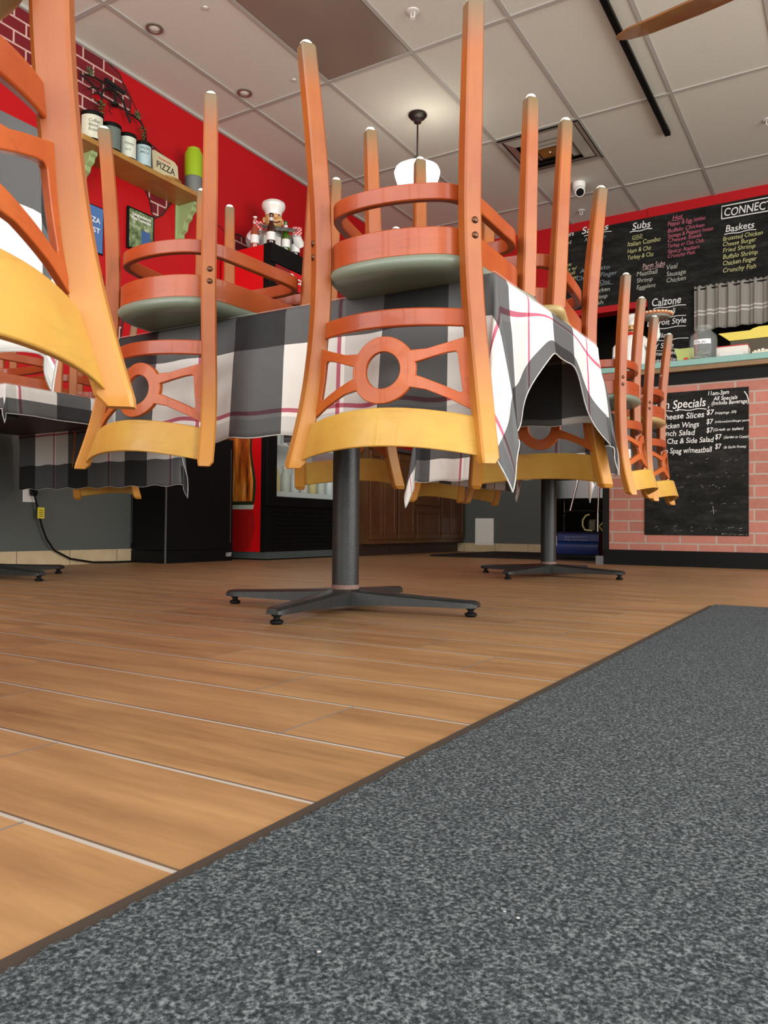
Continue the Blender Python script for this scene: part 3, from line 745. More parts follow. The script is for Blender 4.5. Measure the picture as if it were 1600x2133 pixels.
stroke(b, [(-.762, .38), (-.757, .33)], backM(0, 5.1437, 0), .003); stroke(b, [(-.775, .348), (-.74, .352)], backM(0, 5.1437, 0), .002)
b.build('chalk_smudge', mat('faint_chalk', (.26, .26, .25), .9), t_, recalc=False)
# things on the counter
t_ = thing('tip_jar', 'large clear glass tip jar on the teal countertop', 'jar', (-.84, 5.28, ZT))
M_glass = mat('clear_glass', (.55, .6, .58), .05, alpha=.09, spec=1)
b = MB(); b.lathe([(.078, .001), (.085, .01), (.085, .16), (.078, .185), (.052, .205), (.050, .212), (.056, .216), (.056, .24), (.052, .24), (.048, .212), (.074, .183), (.080, .158), (.080, .012), (.0, .010)], n=40, cap=False); b.build('glass_body', M_glass, t_, smooth=True, angle=60)
b = MB()
for i in range(9):
    a = -PI/2-.55+i*.137; b2 = a+.137; r_ = .0862
    b.add([(r_*math.cos(a), r_*math.sin(a), .115), (r_*math.cos(b2), r_*math.sin(b2), .115), (r_*math.cos(b2), r_*math.sin(b2), .145), (r_*math.cos(a), r_*math.sin(a), .145)], [(0, 1, 2, 3)])
lb = b.build('paper_label', M_white, t_, recalc=False)
b = MB(); lettering(b, 'Tip Jar', frame_M((-.033, -.0885, .121), (1, 0, 0), (0, 0, 1)), .066, .016, shear=.2); b.build('lettering', mat('blue_pen', (.25, .27, .4), .6), lb, recalc=False)
random.seed(12); b = MB()
for k in range(7):
    M = Matrix.Translation((random.uniform(-.03, .03), random.uniform(-.03, .03), .02+k*.009)) @ Matrix.Rotation(random.uniform(0, 3), 4, 'Z') @ Matrix.Rotation(random.uniform(-.5, .5), 4, 'X'); b.box(-.045, .045, -.02, .02, 0, .0015, M=M)
b.build('bank_notes', mat('note_paper', (.42, .46, .38), .8), t_)
def box_thing(name, lab, cat, x0, x1, y0, y1, z0, z1, mt, rz=0, txt=None, tm=None):
    cx, cy = (x0+x1)/2, (y0+y1)/2
    t = thing(name, lab, cat, (cx, cy, z0), rz=rz); b = MB(); b.box(x0-cx, x1-cx, y0-cy, y1-cy, 0, z1-z0); b.build('card_body', mt, t, bevel=.002)
    if txt:
        b = MB()
        for s, x, z, w, h in txt: lettering(b, s, backM(x-cx, y0-cy-.0012, z-z0), w, h)
        b.build('print', tm, t, recalc=False)
    return t
M_card = mat('white_card', (.66, .64, .58), .6); M_ink = mat('grey_ink', (.12, .12, .12), .6)
bx = box_thing('menu_box', 'white cardboard box with red top edge behind the tip jar', 'box', -.775, -.59, 5.36, 5.50, ZT+.001, ZT+.115, M_card, txt=[('BUY ONE PIZZA', -.75, ZT+.04, .11, .012)], tm=M_ink)
b = MB(); b.box(-.094, .094, -.071, .071, .115, .120); b.build('red_lid_edge', mat('red_print', (.55, .02, .02), .5), bx)
box_thing('card_stack', 'small white card stack in front of the menu box', 'cards', -.745, -.605, 5.28, 5.33, ZT+.001, ZT+.062, mat('pale_card', (.62, .62, .60), .6), txt=[('PIZZA', -.70, ZT+.02, .05, .014)], tm=mat('yellow_ink', (.6, .5, .1), .6))
bx = box_thing('paper_tray', 'cream tray of folded papers at the right end of the countertop', 'tray', -.56, -.20, 5.30, 5.55, ZT+.001, ZT+.055, mat('cream_paper', (.66, .60, .48), .7))
b = MB()
for k in range(16): b.box(-.17+k*.021, -.155+k*.021, -.11, .11, .054, .064+.004*(k % 3))
b.build('folded_papers', mat('cream_paper2', (.70, .66, .56), .8), bx)
# yellow folder leaning on a rack of menus
t_ = thing('file_rack', 'dark wire rack at the back of the countertop', 'rack', (-.42, 5.62, ZT+.001))
b = MB(); b.box(-.30, .5, -.05, .10, 0, .195); b.build('rack_body', mat('dark_olive_metal', (.06, .05, .025), .6), t_, bevel=.004)
t_ = thing('yellow_folder', 'bright yellow paper folder lying over the rack above the countertop', 'folder', (-.755, 5.575, ZT+.198))
b = MB(); M = Matrix.Rotation(math.radians(52), 4, 'X')
b.poly([(0.03, .0), (.62, .0), (.66, .115), (.20, .115), (.165, .10), (.15, .085), (-.045, .085)], M, .003); b.build('folder_sheet', mat('yellow_card', (.80, .68, .14), .6), t_)
t_ = thing('recipe_card', 'pale green card with red tomato, leaning left of the tip jar', 'card', (-1.005, 5.30, ZT+.001))
b = MB(); M = Matrix.Rotation(math.radians(80), 4, 'X'); b.poly([(.02, 0), (.11, 0), (.10, .125), (-.02, .125)], M, .003); b.build('card_sheet', mat('lime_card', (.42, .50, .16), .6), t_)
b = MB(); b.poly([(.055+.016*math.cos(i*PI/8), .045+.016*math.sin(i*PI/8)) for i in range(16)], M @ Matrix.Translation((0, 0, .0035)), .001); b.build('printed_tomato', mat('tomato_red', (.6, .06, .03), .5), t_)
# chef statue holding a pizza tray
def blob(b, c, rx, ry, rz_, n=20, m=12, mi=0):
    R = []
    for j in range(m+1):
        th = PI*j/m; rr = max(.02, math.sin(th)); R.append([(c[0]+rx*rr*math.cos(2*PI*i/n), c[1]+ry*rr*math.sin(2*PI*i/n), c[2]-rz_*math.cos(th)) for i in range(n)])
    b.rings(R, mi=mi)
M_cer = mat('white_ceramic', (.78, .77, .73), .3, coat=.3); M_skin = mat('painted_skin', (.62, .36, .14), .4, coat=.3); M_redp = mat('red_gloss', (.55, .01, .015), .35); M_dkp = mat('dark_paint', (.02, .015, .012), .4)
t_ = thing('chef_statue', 'white chef statue raising a pizza tray behind the chair legs', 'statue', (-1.30, 5.36, ZT))
b = MB(); b.lathe([(.075, 0), (.085, .02), (.09, .12), (.082, .2), (.055, .25), (.03, .265)], n=28)
b.tube([(.06, 0, .22), (.12, -.02, .17), (.16, -.03, .23), (.155, -.03, .31)], [.032, .03, .026, .02], 12); b.tube([(-.06, 0, .22), (-.105, -.02, .17), (-.105, -.05, .10)], [.032, .03, .022], 12)
b.build('chef_jacket', M_cer, t_, smooth=True)
b = MB(); blob(b, (0, -.005, .30), .038, .038, .045); blob(b, (0, -.045, .298), .010, .010, .010, 10, 8); b.build('head', M_skin, t_, smooth=True); b = MB(); blob(b, (.155, -.03, .325), .02, .02, .02, 12, 8); b.build('hand', M_skin, t_, smooth=True)
b = MB(); blob(b, (-.013, -.040, .31), .004, .003, .005, 8, 6); blob(b, (.013, -.040, .31), .004, .003, .005, 8, 6); b.tube([(-.02, -.041, .288), (0, -.046, .284), (.02, -.041, .288)], .004, 6); b.build('moustache', M_dkp, t_, smooth=True)
b = MB(); b.lathe([(.036, .325), (.037, .345), (.055, .365), (.058, .385), (.04, .40), (.01, .405)], n=24); b.build('chef_hat', M_cer, t_, smooth=True)
b = MB(); b.lathe([(.05, .252), (.055, .262), (.045, .272)], n=20); b.build('neckerchief', M_redp, t_, smooth=True)
b = MB(); b.lathe([(.02, .342), (.085, .345), (.095, .36), (.088, .362), (.02, .356)], .155, -.03, 28); tr = b.build('pizza_tray', mat('tray_metal', (.35, .33, .28), .4, .5), t_, smooth=True)
b = MB(); b.lathe([(.10, .361), (.106, .367), (.103, .378), (.06, .380), (.01, .381)], .155, -.03, 30); b.build('pizza', mat('pizza_top', (.62, .16, .06), .5, noise=.5, nscale=60), t_, smooth=True)
b = MB()
for i in range(26):
    a = i*2*PI/26; blob(b, (.155+.104*math.cos(a), -.03+.104*math.sin(a), .372), .010, .010, .008, 8, 5)
b.build('pizza_crust', mat('pizza_crust', (.62, .50, .30), .6), t_, smooth=True)

# ------------------------------------------------------------------ curtain over the hatch
def curtain_mat():
    t = NT('grey_linen'); x, y, z = t.xyz(t.coord()); n = t.noise(t.coord(), 300, 2); col = t.mix(n, (.20, .19, .165), (.34, .325, .29))
    for zz in (2.030, 2.060):
        col = t.mix(t.math('LESS_THAN', t.math('ABSOLUTE', t.math('SUBTRACT', z, zz)), .006), col, (.58, .56, .52))
    return t.out(col, .85, .2)
t_ = thing('window_curtain', 'short grey linen curtain with pale stripes gathered over the hatch', 'curtain', (0, 0, 0))
b = MB(); vs = []; N = 300; zs = [1.90, 1.93, 2.0, 2.1, 2.2, 2.235, 2.255, 2.27]
for k, z in enumerate(zs):
    for i in range(N+1):
        x = -1.17+1.6*i/N; a = .016 if k < 5 else .011; ph = .6*math.sin(x*5)
        vs.append((x, YB-.065+a*math.sin(x*75+ph*4+.2*math.sin(z*14))+.005*math.sin(x*190), z+.004*math.sin(x*30)*(k < 1)+(.006*math.sin(x*150) if k == len(zs)-1 else 0)))
b.add(vs, [(k*(N+1)+i, k*(N+1)+i+1, (k+1)*(N+1)+i+1, (k+1)*(N+1)+i) for k in range(len(zs)-1) for i in range(N)])
o = b.build('fabric', curtain_mat(), t_, smooth=True, angle=180); s = o.modifiers.new('t', 'SOLIDIFY'); s.thickness = .002
b = MB(); b.tube([(-1.19, YB-.065, 2.245), (.45, YB-.065, 2.245)], .007, 8); b.tube([(-1.175, YB-.065, 2.245), (-1.175, YB-.02, 2.245)], .005, 6); b.build('rod', M_blackm, t_, smooth=True)

# ------------------------------------------------------------------ kitchen glimpses
t_ = thing('steel_table', 'stainless steel table in the dark kitchen doorway', 'table', (-2.0, 7.6, 0))
b = MB(); b.box(-.65, .5, -.3, .3, .52, .70); b.build('steel_top', mat('brushed_steel', (.34, .36, .36), .35, .7), t_, bevel=.005)
for x in (-.6, .45):
    for y in (-.25, .25): b = MB(); b.tube([(x, y, 0), (x, y, .525)], .02, 10); b.build('leg', M_chrome, t_, smooth=True)
t_ = thing('floor_scrubber', 'blue floor cleaning machine with chrome handle in the kitchen doorway', 'cleaning machine', (-1.74, 5.68, .012))
b = MB(); M = Matrix.Identity(4)
b.rings([[(x, y, z) for y, z in ((-.12, .035), (-.14, .07), (-.14, .105), (-.11, .125), (-.12, .13), (-.125, .178), (-.10, .19), (.12, .19), (.14, .1), (.12, .035))] for x in (-.155, -.145, .145, .155)])
b.build('blue_shell', mat('deep_blue_plastic', (.005, .022, .12), .35), t_, smooth=True, angle=30)
b = MB(); b.box(-.172, -.150, -.141, -.138, .095, .165); b.build('white_sticker', M_white, t_)
b = MB()
random.seed(8)
for rr_ in range(2):
    for k in range(16):
        x = -.10+k*.011; z = .165-rr_*.022; b.box(x, x+.007, -.1258, -.124, z-.010*random.random()-.004, z)
b.build('worn_print', mat('faded_print', (.12, .15, .22), .6), t_)
b = MB(); b.box(-.17, .17, -.1, .15, .188, .197, bev=.003); b.box(-.15, .15, -.09, .12, .006, .036); b.build('black_deck', M_black, t_)
b = MB(); b.tube([(-.125, -.06, .197), (-.125, -.06, .32), (-.115, -.06, .342), (-.09, -.06, .35), (.18, -.06, .35)], .0065, 8); b.build('black_bar', M_black, t_, smooth=True)
for pts in ([(-.075, -.06, .352), (-.025, -.02, .60), (.0, .05, .80)], [(.134, -.07, .2), (.132, -.06, .35), (.12, .04, .80)]):
    b = MB(); b.tube(pts, .0075, 10); b.build('chrome_tube', M_chrome, t_, smooth=True)
b = MB(); b.tube([(0, .05, .80), (.06, .05, .815), (.12, .04, .80)], .009, 8); b.build('grip', M_black, t_, smooth=True)
b = MB(); b.tube([(.07, -.06, .325), (.04, -.06, .315), (.02, -.06, .285), (.018, -.06, .245), (.035, -.06, .212), (.09, -.06, .206)], .006, 8); b.build('yellow_hose', mat('pale_yellow_rubber', (.55, .50, .18), .5), t_, smooth=True)
b = MB(); b.tube([(.175, -.06, .275), (.14, -.06, .238), (.17, -.06, .20)], .005, 8); b.build('yellow_lever', mat('yellow_rubber2', (.55, .48, .10), .5), t_, smooth=True)
b = MB(); b.box(.04, .10, 0, .05, .2, .29, bev=.01); b.build('olive_tank', mat('olive_plastic', (.05, .045, .01), .5), t_)
for x in (-.13, .13):
    M = Matrix.Translation((x, .12, .03)) @ Matrix.Rotation(PI/2, 4, 'Y'); b = MB(); b.lathe([(.03, -.012), (.03, .012)], n=20, M=M); b.build('wheel', M_black, t_, smooth=True, angle=30)
t_ = thing('yellow_carton', 'yellow striped carton standing on the steel table in the kitchen', 'carton', (-2.27, 7.42, .701))
b = MB(); b.box(-.045, .045, -.04, .04, 0, .29); b.build('carton_body', mat('safety_yellow', (.75, .60, .03), .45), t_)
b = MB()
for x in (-.018, .012): b.box(x, x+.008, -.0412, -.0402, .02, .27)
b.build('dark_stripes', M_black, t_)

# ------------------------------------------------------------------ base cabinets, far left
M_cab = wood('cabinet_wood', (.085, .029, .010), (.13, .048, .016), along=(1, 1, .1), rough=.4, coat=.1, scale=12)
t0 = None
M_cabtop = mat('dark_worktop', (.05, .045, .04), .35, noise=.3, nscale=40)
def cabinet(y0, y1, kind, lab):
    t = thing('base_cabinet', lab, 'cabinet', (-3.575, (y0+y1)/2, 0), 'brown base cabinets'); w = (y1-y0)/2; X = .265
    b = MB(); b.box(-.27, X, -w+.001, w-.001, .095, .86); b.build('carcass', M_cab, t)
    b = MB(); b.box(-.27, X-.06, -w+.001, w-.001, 0, .095); b.build('toe_kick', mat('toe_kick_dark', (.03, .013, .008), .5), t)
    def panel(a, c, z0, z1, name):
        b = MB(); x = X; fr = .045
        b.box(x, x+.018, a, c, z0, z0+fr); b.box(x, x+.018, a, c, z1-fr, z1); b.box(x, x+.018, a, a+fr, z0+fr, z1-fr); b.box(x, x+.018, c-fr, c, z0+fr, z1-fr); b.box(x, x+.009, a+fr, c-fr, z0+fr, z1-fr)
        d = b.build(name, M_cab, t, bevel=.003); return d
    if kind == 2:
        panel(-w+.012, -.004, .13, .84, 'door'); panel(.004, w-.012, .13, .84, 'door')
    elif kind == 1: panel(-w+.015, w-.015, .13, .84, 'door')
    else: panel(-w+.015, w-.015, .13, .40, 'door'); panel(-w+.015, w-.015, .43, .84, 'drawer')
cabinet(5.18, 5.62, 2, 'brown base cabinet next to the drinks cooler'); cabinet(5.622, 5.94, 1, 'narrow single-door brown base cabinet behind the pedestal'); cabinet(5.942, 6.42, 3, 'brown base cabinet with a deep drawer over its door'); cabinet(6.422, 6.92, 2, 'last brown base cabinet before the grey back wall')
tag(slab('worktop', -3.84, -3.27, 5.181, 6.94, .861, .895, M_cabtop, bevel=.004), 'dark worktop on the brown base cabinets', 'worktop')
b = MB(); b.box(-3.19, -2.995, YB-.014, YB-.001, .065, .325, bev=.003); b.box(-3.17, -3.015, YB-.018, YB-.013, .085, .305, bev=.002)
tag(b.build('access_panel', M_white), 'white access panel low on the grey back wall', 'access panel')

# ------------------------------------------------------------------ drinks cooler
M_cred = mat('cooler_red', (.62, .003, .006), .35, emis=None)
t_ = thing('drinks_cooler', 'tall red and black glass-door drinks cooler by the left wall', 'cooler', (-3.62, 4.62, 0))
x0, x1, y0, y1 = -.225, .215, -.56, .53
def cbx(name, a, b_, c, d, e, g, mt, bev=0, par=None): q = MB(); q.box(a, b_, c, d, e, g); return q.build(name, mt, par or t_, bevel=bev)
cbx('plinth', x0, x1-.01, y0+.01, y1, .008, .055, mat('plinth_grey', (.07, .09, .09), .5))
side = cbx('side_panel', x0, x1-.055, y0, y0+.012, .055, 2.155, M_cred)
cbx('side_panel', x0, x1-.055, y1-.012, y1, .055, 2.155, M_cred)
cbx('back_panel', x0, x0+.012, y0+.012, y1-.012, .055, 2.155, M_black); cbx('top_panel', x0, x1-.055, y0+.012, y1-.012, 2.13, 2.155, M_black)
cbx('floor_panel', x0+.012, x1-.055, y0+.012, y1-.012, .055, .44, M_black)
q = MB()
for z0, z1 in ((.055, .37), ): q.box(x1-.055, x1-.02, y0, y1, z0, z1)
for k in range(9): q.box(x1-.02, x1-.012, y0+.09, y1-.03, .09+k*.03, .105+k*.03)
q.build('louvred_grille', M_black, t_)
q = MB(); q.box(x1-.055, x1, y0, y0+.105, .37, 1.90); q.box(x1-.055, x1, y1-.06, y1, .37, 1.90); q.box(x1-.055, x1, y0+.105, y1-.06, .37, .435); q.box(x1-.055, x1, y0+.105, y1-.06, 1.86, 1.90)
dr = q.build('door', M_black, t_, bevel=.003)
q = MB(); q.box(x1-.035, x1-.03, y0+.105, y1-.06, .435, 1.86); q.build('glass_pane', mat('door_glass', (.8, .9, .9), .05, alpha=.12, spec=.8), dr)
q = MB(); q.box(x1, x1+.025, y1-.055, y1-.03, .9, 1.4, bev=.008); q.build('door_handle', M_black, dr)
q = MB(); q.box(x1-.055, x1+.012, y0, y1, 2.035, 2.16); q.box(x1-.055, x1, y0, y1, 1.90, 2.035); hd = q.build('header', M_black, t_)
q = MB(); q.box(x1+.001, x1+.006, y0+.06, y1-.05, 1.895, 2.03); sg = q.build('header_sign', mat('sign_dark_red', (.22, .012, .012), .4), hd)
q = MB(); q.poly([(-.02, 0), (.30, 0), (.5, .19), (.0, .19)], frame_M((x1+.0062, y0+.22, 1.9), (0, 1, 0), (0, 0, 1)) @ Matrix.Diagonal((.9, .68, 1, 1)), .0005); q.build('red_swoosh', mat('sign_red', (.55, .008, .012), .4), sg)
q = MB(); lettering(q, 'Coca-Cola', frame_M((x1+.0072, y0+.195, 1.955), (0, 1, 0), (0, 0, 1)), .34, .055, bold=.02, shear=.35)
q.build('sign_lettering', M_white, sg, recalc=False)
M_inner = mat('cooler_liner', (.72, .78, .75), .6)
cbx('inner_liner', x0+.013, x0+.02, y0+.02, y1-.02, .44, 1.88, M_inner)
for z in (.442, .80, 1.15, 1.5): cbx('wire_shelf', x0+.02, x1-.07, y0+.013, y1-.013, z, z+.012, mat('shelf_wire', (.55, .62, .60), .4, .3))
cbx('price_strip', x1-.07, x1-.064, y0+.11, y1-.07, .44, .475, mat('clear_strip', (.6, .7, .7), .2))
l = bpy.data.lights.new('cooler_lamp', 'AREA'); l.shape = 'RECTANGLE'; l.size = .9; l.size_y = .05; l.energy = 6; l.color = (.85, 1, .97)
o = bpy.data.objects.new('cooler_lamp', l); o.location = (-3.50, 4.60, 1.845); o.rotation_euler = (0, 0, PI/2); C.objects.link(o)
# bottle picture printed on the side panel
SM = frame_M((0, y0-.0005, 0), (1, 0, 0), (0, 0, 1))
def prof(zs): return zs
bp = [(.100, .375), (.110, .40), (.117, .47), (.117, .54), (.108, .60), (.095, .67), (.087, .74), (.086, .80), (.098, .92), (.105, 1.05), (.085, 1.2), (.05, 1.4), (.035, 1.6), (.035, 1.78)]
cxB = -.035
def art(name, hw, zrange, mt, d):
    P = [p for p in bp if zrange[0] <= p[1] <= zrange[1]]
    pts = [(cxB+hw*w*1.3, z) for w, z in P]+[(cxB-hw*w*1.3, z) for w, z in reversed(P)]
    q = MB(); q.poly(pts, SM @ Matrix.Translation((0, 0, d)), .0004); return q.build(name, mt, side)
def cola_mat():
    t = NT('cola_picture'); v = t.coord(); n = t.noise(t.mapping(v, (7, 1, 1.1)), 3, 5, .6); sp = t.n('ShaderNodeTexVoronoi'); t.set(sp.inputs['Vector'], v); sp.inputs['Scale'].default_value = 90
    col = t.ramp(n, [(.32, (.05, .012, .003)), (.48, (.42, .08, .008)), (.62, (.72, .26, .03)), (.72, (.80, .55, .22))]); col = t.mix(t.math('LESS_THAN', sp.outputs['Distance'], .16), col, (.09, .03, .01)); return t.out(col, .4, .4)
art('bottle_outline', 1.0, (.37, 1.79), mat('bottle_green_dark', (.02, .03, .012), .4), .0006)
art('bottle_picture', .84, (.39, 1.75), cola_mat(), .0012)
q = MB(); q.poly([(cxB-.13, .345), (cxB+.13, .345), (cxB+.14, .375), (cxB-.14, .375)], SM @ Matrix.Translation((0, 0, .0016)), .0004); q.build('bottle_foot_picture', mat('pale_rim', (.45, .5, .42), .4), side)
q = MB(); q.poly([(cxB+w*1.25, .345-(z-.375)*.75) for w, z in bp[:7]]+[(cxB+.02, .06), (cxB-.08, .06)]+[(cxB-w*1.25, .345-(z-.375)*.75) for w, z in reversed(bp[:7])], SM @ Matrix.Translation((0, 0, .0008)), .0003); q.build('bottle_reflection_picture', mat('dull_red_print', (.36, .006, .006), .4), side)
# stock in the cooler
def jar(x, y, z, r_, h, c, cap, lab):
    t = thing('drink_bottle', lab, 'bottle', (x, y, z), 'bottles inside the drinks cooler')
    q = MB(); q.lathe([(r_*.9, .001), (r_, .008), (r_, h*.62), (r_*.55, h*.8), (r_*.5, h*.9)], n=18); q.build('bottle_body', c, t, smooth=True)
    q = MB(); q.lathe([(r_*.6, h*.88), (r_*.6, h)], n=16); q.build('bottle_cap', cap, t, smooth=True, angle=30)
cl = [mat('milky_white', (.60, .62, .55), .4), mat('lemon_yellow', (.62, .52, .12), .4), mat('pale_green', (.50, .62, .52), .4), mat('water_clear', (.62, .72, .74), .2)]
k = 0
rows = [(.456, .21), (.814, .22), (1.164, .22), (1.514, .22)]
for zi, (z, h) in enumerate(rows):
    for j in range(9):
        y = 4.19+j*.108; c = cl[(j+zi) % 4]
        wl = ['lower', 'second', 'third', 'top'][zi]; nm = ['milky white', 'lemon yellow', 'pale green', 'clear'][(j+zi) % 4]; od = ['first', 'second', 'third', 'fourth', 'fifth', 'sixth', 'seventh', 'eighth', 'ninth'][j]
        jar(-3.53, y, z+.0005, .036, h, c, M_black if j == 0 else M_white, f'{nm} bottle, {od} from the near side on the {wl} cooler shelf')
# things on top of the cooler
def beer(x, y, z, glass, lab, neck=True, capm=None):
    t = thing('beer_bottle', lab, 'bottle', (x, y, z), 'beer bottles on the cooler')
    q = MB(); q.lathe([(.028, .001), (.031, .006), (.031, .125), (.026, .15), (.014, .18), (.0125, .225), (.014, .228), (.014, .234)], n=24); q.build('glass_body', glass, t, smooth=True)
    q = MB(); q.lathe([(.0145, .232), (.0148, .240), (.011, .243)], n=18); q.build('crown_cap', capm or M_white, t, smooth=True)
    q = MB(); q.lathe([(.0313, .05), (.0316, .052), (.0316, .105), (.0313, .107)], n=24, cap=False); lb = q.build('label_band', M_white, t, smooth=True)
    q = MB(); q.lathe([(.0150, .188), (.0143, .212)], n=20, cap=False); q.build('neck_label', mat('silver_label', (.6, .6, .62), .4), t, smooth=True)
beer(-3.60, 4.13, 2.156, mat('rose_glass', (.30, .06, .03), .15, coat=.5), 'pinkish brown beer bottle at the left end of the cooler top')
beer(-3.475, 4.155, 2.162, mat('brown_glass', (.035, .006, .003), .12, coat=.5), 'dark brown beer bottle with oval label in front of the chef figurine', capm=M_black)
beer(-3.475, 4.315, 2.162, mat('green_glass', (.05, .10, .006), .12, coat=.5), 'green beer bottle in front of the chef figurine', capm=mat('green_cap', (.02, .04, .01), .4))
beer(-3.475, 4.43, 2.162, mat('cola_glass', (.03, .004, .006), .12, coat=.5), 'very dark beer bottle at the right end of the cooler top', capm=M_black)
t_ = thing('glass_bottle', 'pale glass bottle standing on the cooler behind the chair leg', 'bottle', (-3.50, 4.95, 2.157))
q = MB(); q.lathe([(.04, .001), (.045, .01), (.045, .28), (.02, .36), (.018, .43), (.022, .432), (.022, .45)], n=24); q.build('bottle_body', mat('olive_glass', (.30, .24, .09), .2), t_, smooth=True)
q = MB(); q.lathe([(.023, .449), (.023, .475)], n=20); q.build('bottle_cap', M_white, t_, smooth=True, angle=30)
t_ = thing('chef_figurine', 'plump laughing chef figurine carrying a platter on the cooler top', 'figurine', (-3.63, 4.36, 2.156), rz=math.radians(52))
M_pl = mat('platter_silver', (.36, .35, .31), .3, .6)
q = MB(); q.lathe([(.09, .001), (.11, .03), (.12, .1), (.10, .19), (.05, .235)], n=28)
for s in (-1, 1): q.tube([(s*.08, 0, .19), (s*.16, -.03, .12), (s*.17, -.10, .12), (s*.14, -.14, .165)], [.045, .05, .04, .028], 14)
q.build('chef_jacket', M_cer, t_, smooth=True)
q = MB(); blob(q, (0, -.02, .29), .066, .062, .062); blob(q, (.0, -.045, .262), .058, .045, .035); blob(q, (0, -.088, .30), .019, .020, .019, 14, 10)
for s in (-1, 1): blob(q, (s*.066, -.01, .29), .014, .012, .022, 12, 8); blob(q, (s*.035, -.065, .283), .022, .02, .018, 12, 8)
q.build('head', M_skin, t_, smooth=True)
for s in (-1, 1): q = MB(); blob(q, (s*.142, -.145, .185), .024, .024, .022, 12, 8); q.build('hand', M_skin, t_, smooth=True)
q = MB()
for s in (-1, 1): blob(q, (s*.026, -.074, .318), .008, .005, .005, 10, 6)
q.tube([(-.034, -.078, .272), (-.018, -.086, .258), (0, -.090, .253), (.018, -.086, .258), (.034, -.078, .272)], .0055, 8); q.build('laughing_mouth', mat('mouth_red', (.14, .02, .015), .4), t_, smooth=True)
q = MB(); q.lathe([(.060, .325), (.061, .350), (.082, .378), (.086, .402), (.07, .425), (.02, .436)], 0, -.015, 28); blob(q, (.03, -.03, .41), .05, .045, .028); blob(q, (-.035, -.02, .405), .05, .05, .03); q.build('chef_hat', M_cer, t_, smooth=True)
q = MB(); M = Matrix.Translation((0, -.15, .195)) @ Matrix.Rotation(math.radians(20), 4, 'X') @ Matrix.Diagonal((1.25, .8, 1, 1))
q.lathe([(.02, -.02), (.10, -.018), (.125, 0), (.13, .006), (.12, .006), (.09, -.008), (.02, -.01)], n=32, M=M); q.build('platter', M_pl, t_, smooth=True)
q = MB()
for s in (-1, 1):
    for a in range(5):
        for c in range(5):
            if (a+c) % 2: continue
            u_, v_ = -.03+a*.012, -.03+c*.012; q.box(s*.14+u_, s*.14+u_+.012, -.182, -.175, .18+v_, .18+v_+.012)
q.build('checked_cloth', M_redp, t_)
q = MB()
for s in (-1, 1): q.box(s*.14-.032, s*.14+.032, -.1755, -.150, .148, .212, bev=.006)
q.build('white_cloth', M_cer, t_)
q = MB(); q.box(-.10, .02, -.17, -.165, .005, .12); q.build('name_card', M_card, t_)

# ------------------------------------------------------------------ black cabinet
t_ = thing('black_cabinet', 'low black cabinet against the grey left wall beside the cooler', 'cabinet', (-3.70, 3.60, 0))
def kb(name, a, b_, c, d, e, g, mt, bev=0): q = MB(); q.box(a, b_, c, d, e, g); return q.build(name, mt, t_, bevel=bev)
kb('body', -.155, .15, -.30, .285, .078, .80, M_black, .004); kb('plinth', -.155, .152, -.302, .287, 0, .076, M_black, .003)
M_groove = mat('dark_grey_line', (.10, .10, .10), .4)  # even dark grey for the thin lines on the black body
kb('side_groove', -.148, -.145, -.3012, -.2998, .12, .74, M_groove); kb('front_groove', .1498, .1512, .262, .265, .12, .74, M_groove); kb('corner_strip', .146, .1535, -.3035, -.296, 0, .80, M_groove)
q = MB(); q.rings([[(.15*.9*math.cos(a)*s, .25*math.sin(a)*s, z) for a in [i*2*PI/28 for i in range(28)]] for z, s in ((.80, .7), (.82, .95), (.84, 1.0), (.86, .9), (.865, .5))]); q.build('rounded_lid', M_black, t_, smooth=True)
q = MB(); lettering(q, 'HUBERT', frame_M((.1526, .222, .030), (0, 1, 0), (0, 0, 1)), .055, .024, bold=.03, shear=0); q.build('maker_lettering', mat('pale_print', (.5, .5, .5), .5), t_, recalc=False)
# outlet, cord
t_ = thing('wall_outlet', 'white power outlet on the grey left wall', 'outlet', (XL, 2.604, .408))
q = MB(); q.box(.001, .007, -.038, .038, -.058, .058, bev=.002); q.build('cover_plate', M_white, t_)
t_ = thing('power_cord', 'black power cord with yellow tag running from outlet to cabinet', 'cord', (0, 0, 0))
q = MB(); q.box(XL+.0075, XL+.04, 2.600, 2.634, .385, .43, bev=.006); q.build('plug', M_black, t_)
q = MB(); P_ = [(XL+.03, 2.617, .39), (XL+.032, 2.63, .34), (XL+.03, 2.645, .29), (XL+.03, 2.665, .22), (XL+.03, 2.695, .15), (XL+.03, 2.745, .085), (XL+.03, 2.85, .035), (XL+.035, 3.0, .010), (XL+.04, 3.15, .0065), (XL+.05, 3.295, .0065)]
q.tube(P_, .0058, 8); q.build('cable', M_black, t_, smooth=True)
q = MB(); q.box(XL+.038, XL+.041, 2.632, 2.672, .262, .322); tg = q.build('yellow_tag', mat('tag_yellow', (.70, .58, .04), .5), t_)
q = MB()
for k in range(4): q.box(XL+.0412, XL+.0418, 2.64, 2.664, .272+k*.011, .275+k*.011)
q.build('tag_lines', M_black, tg)

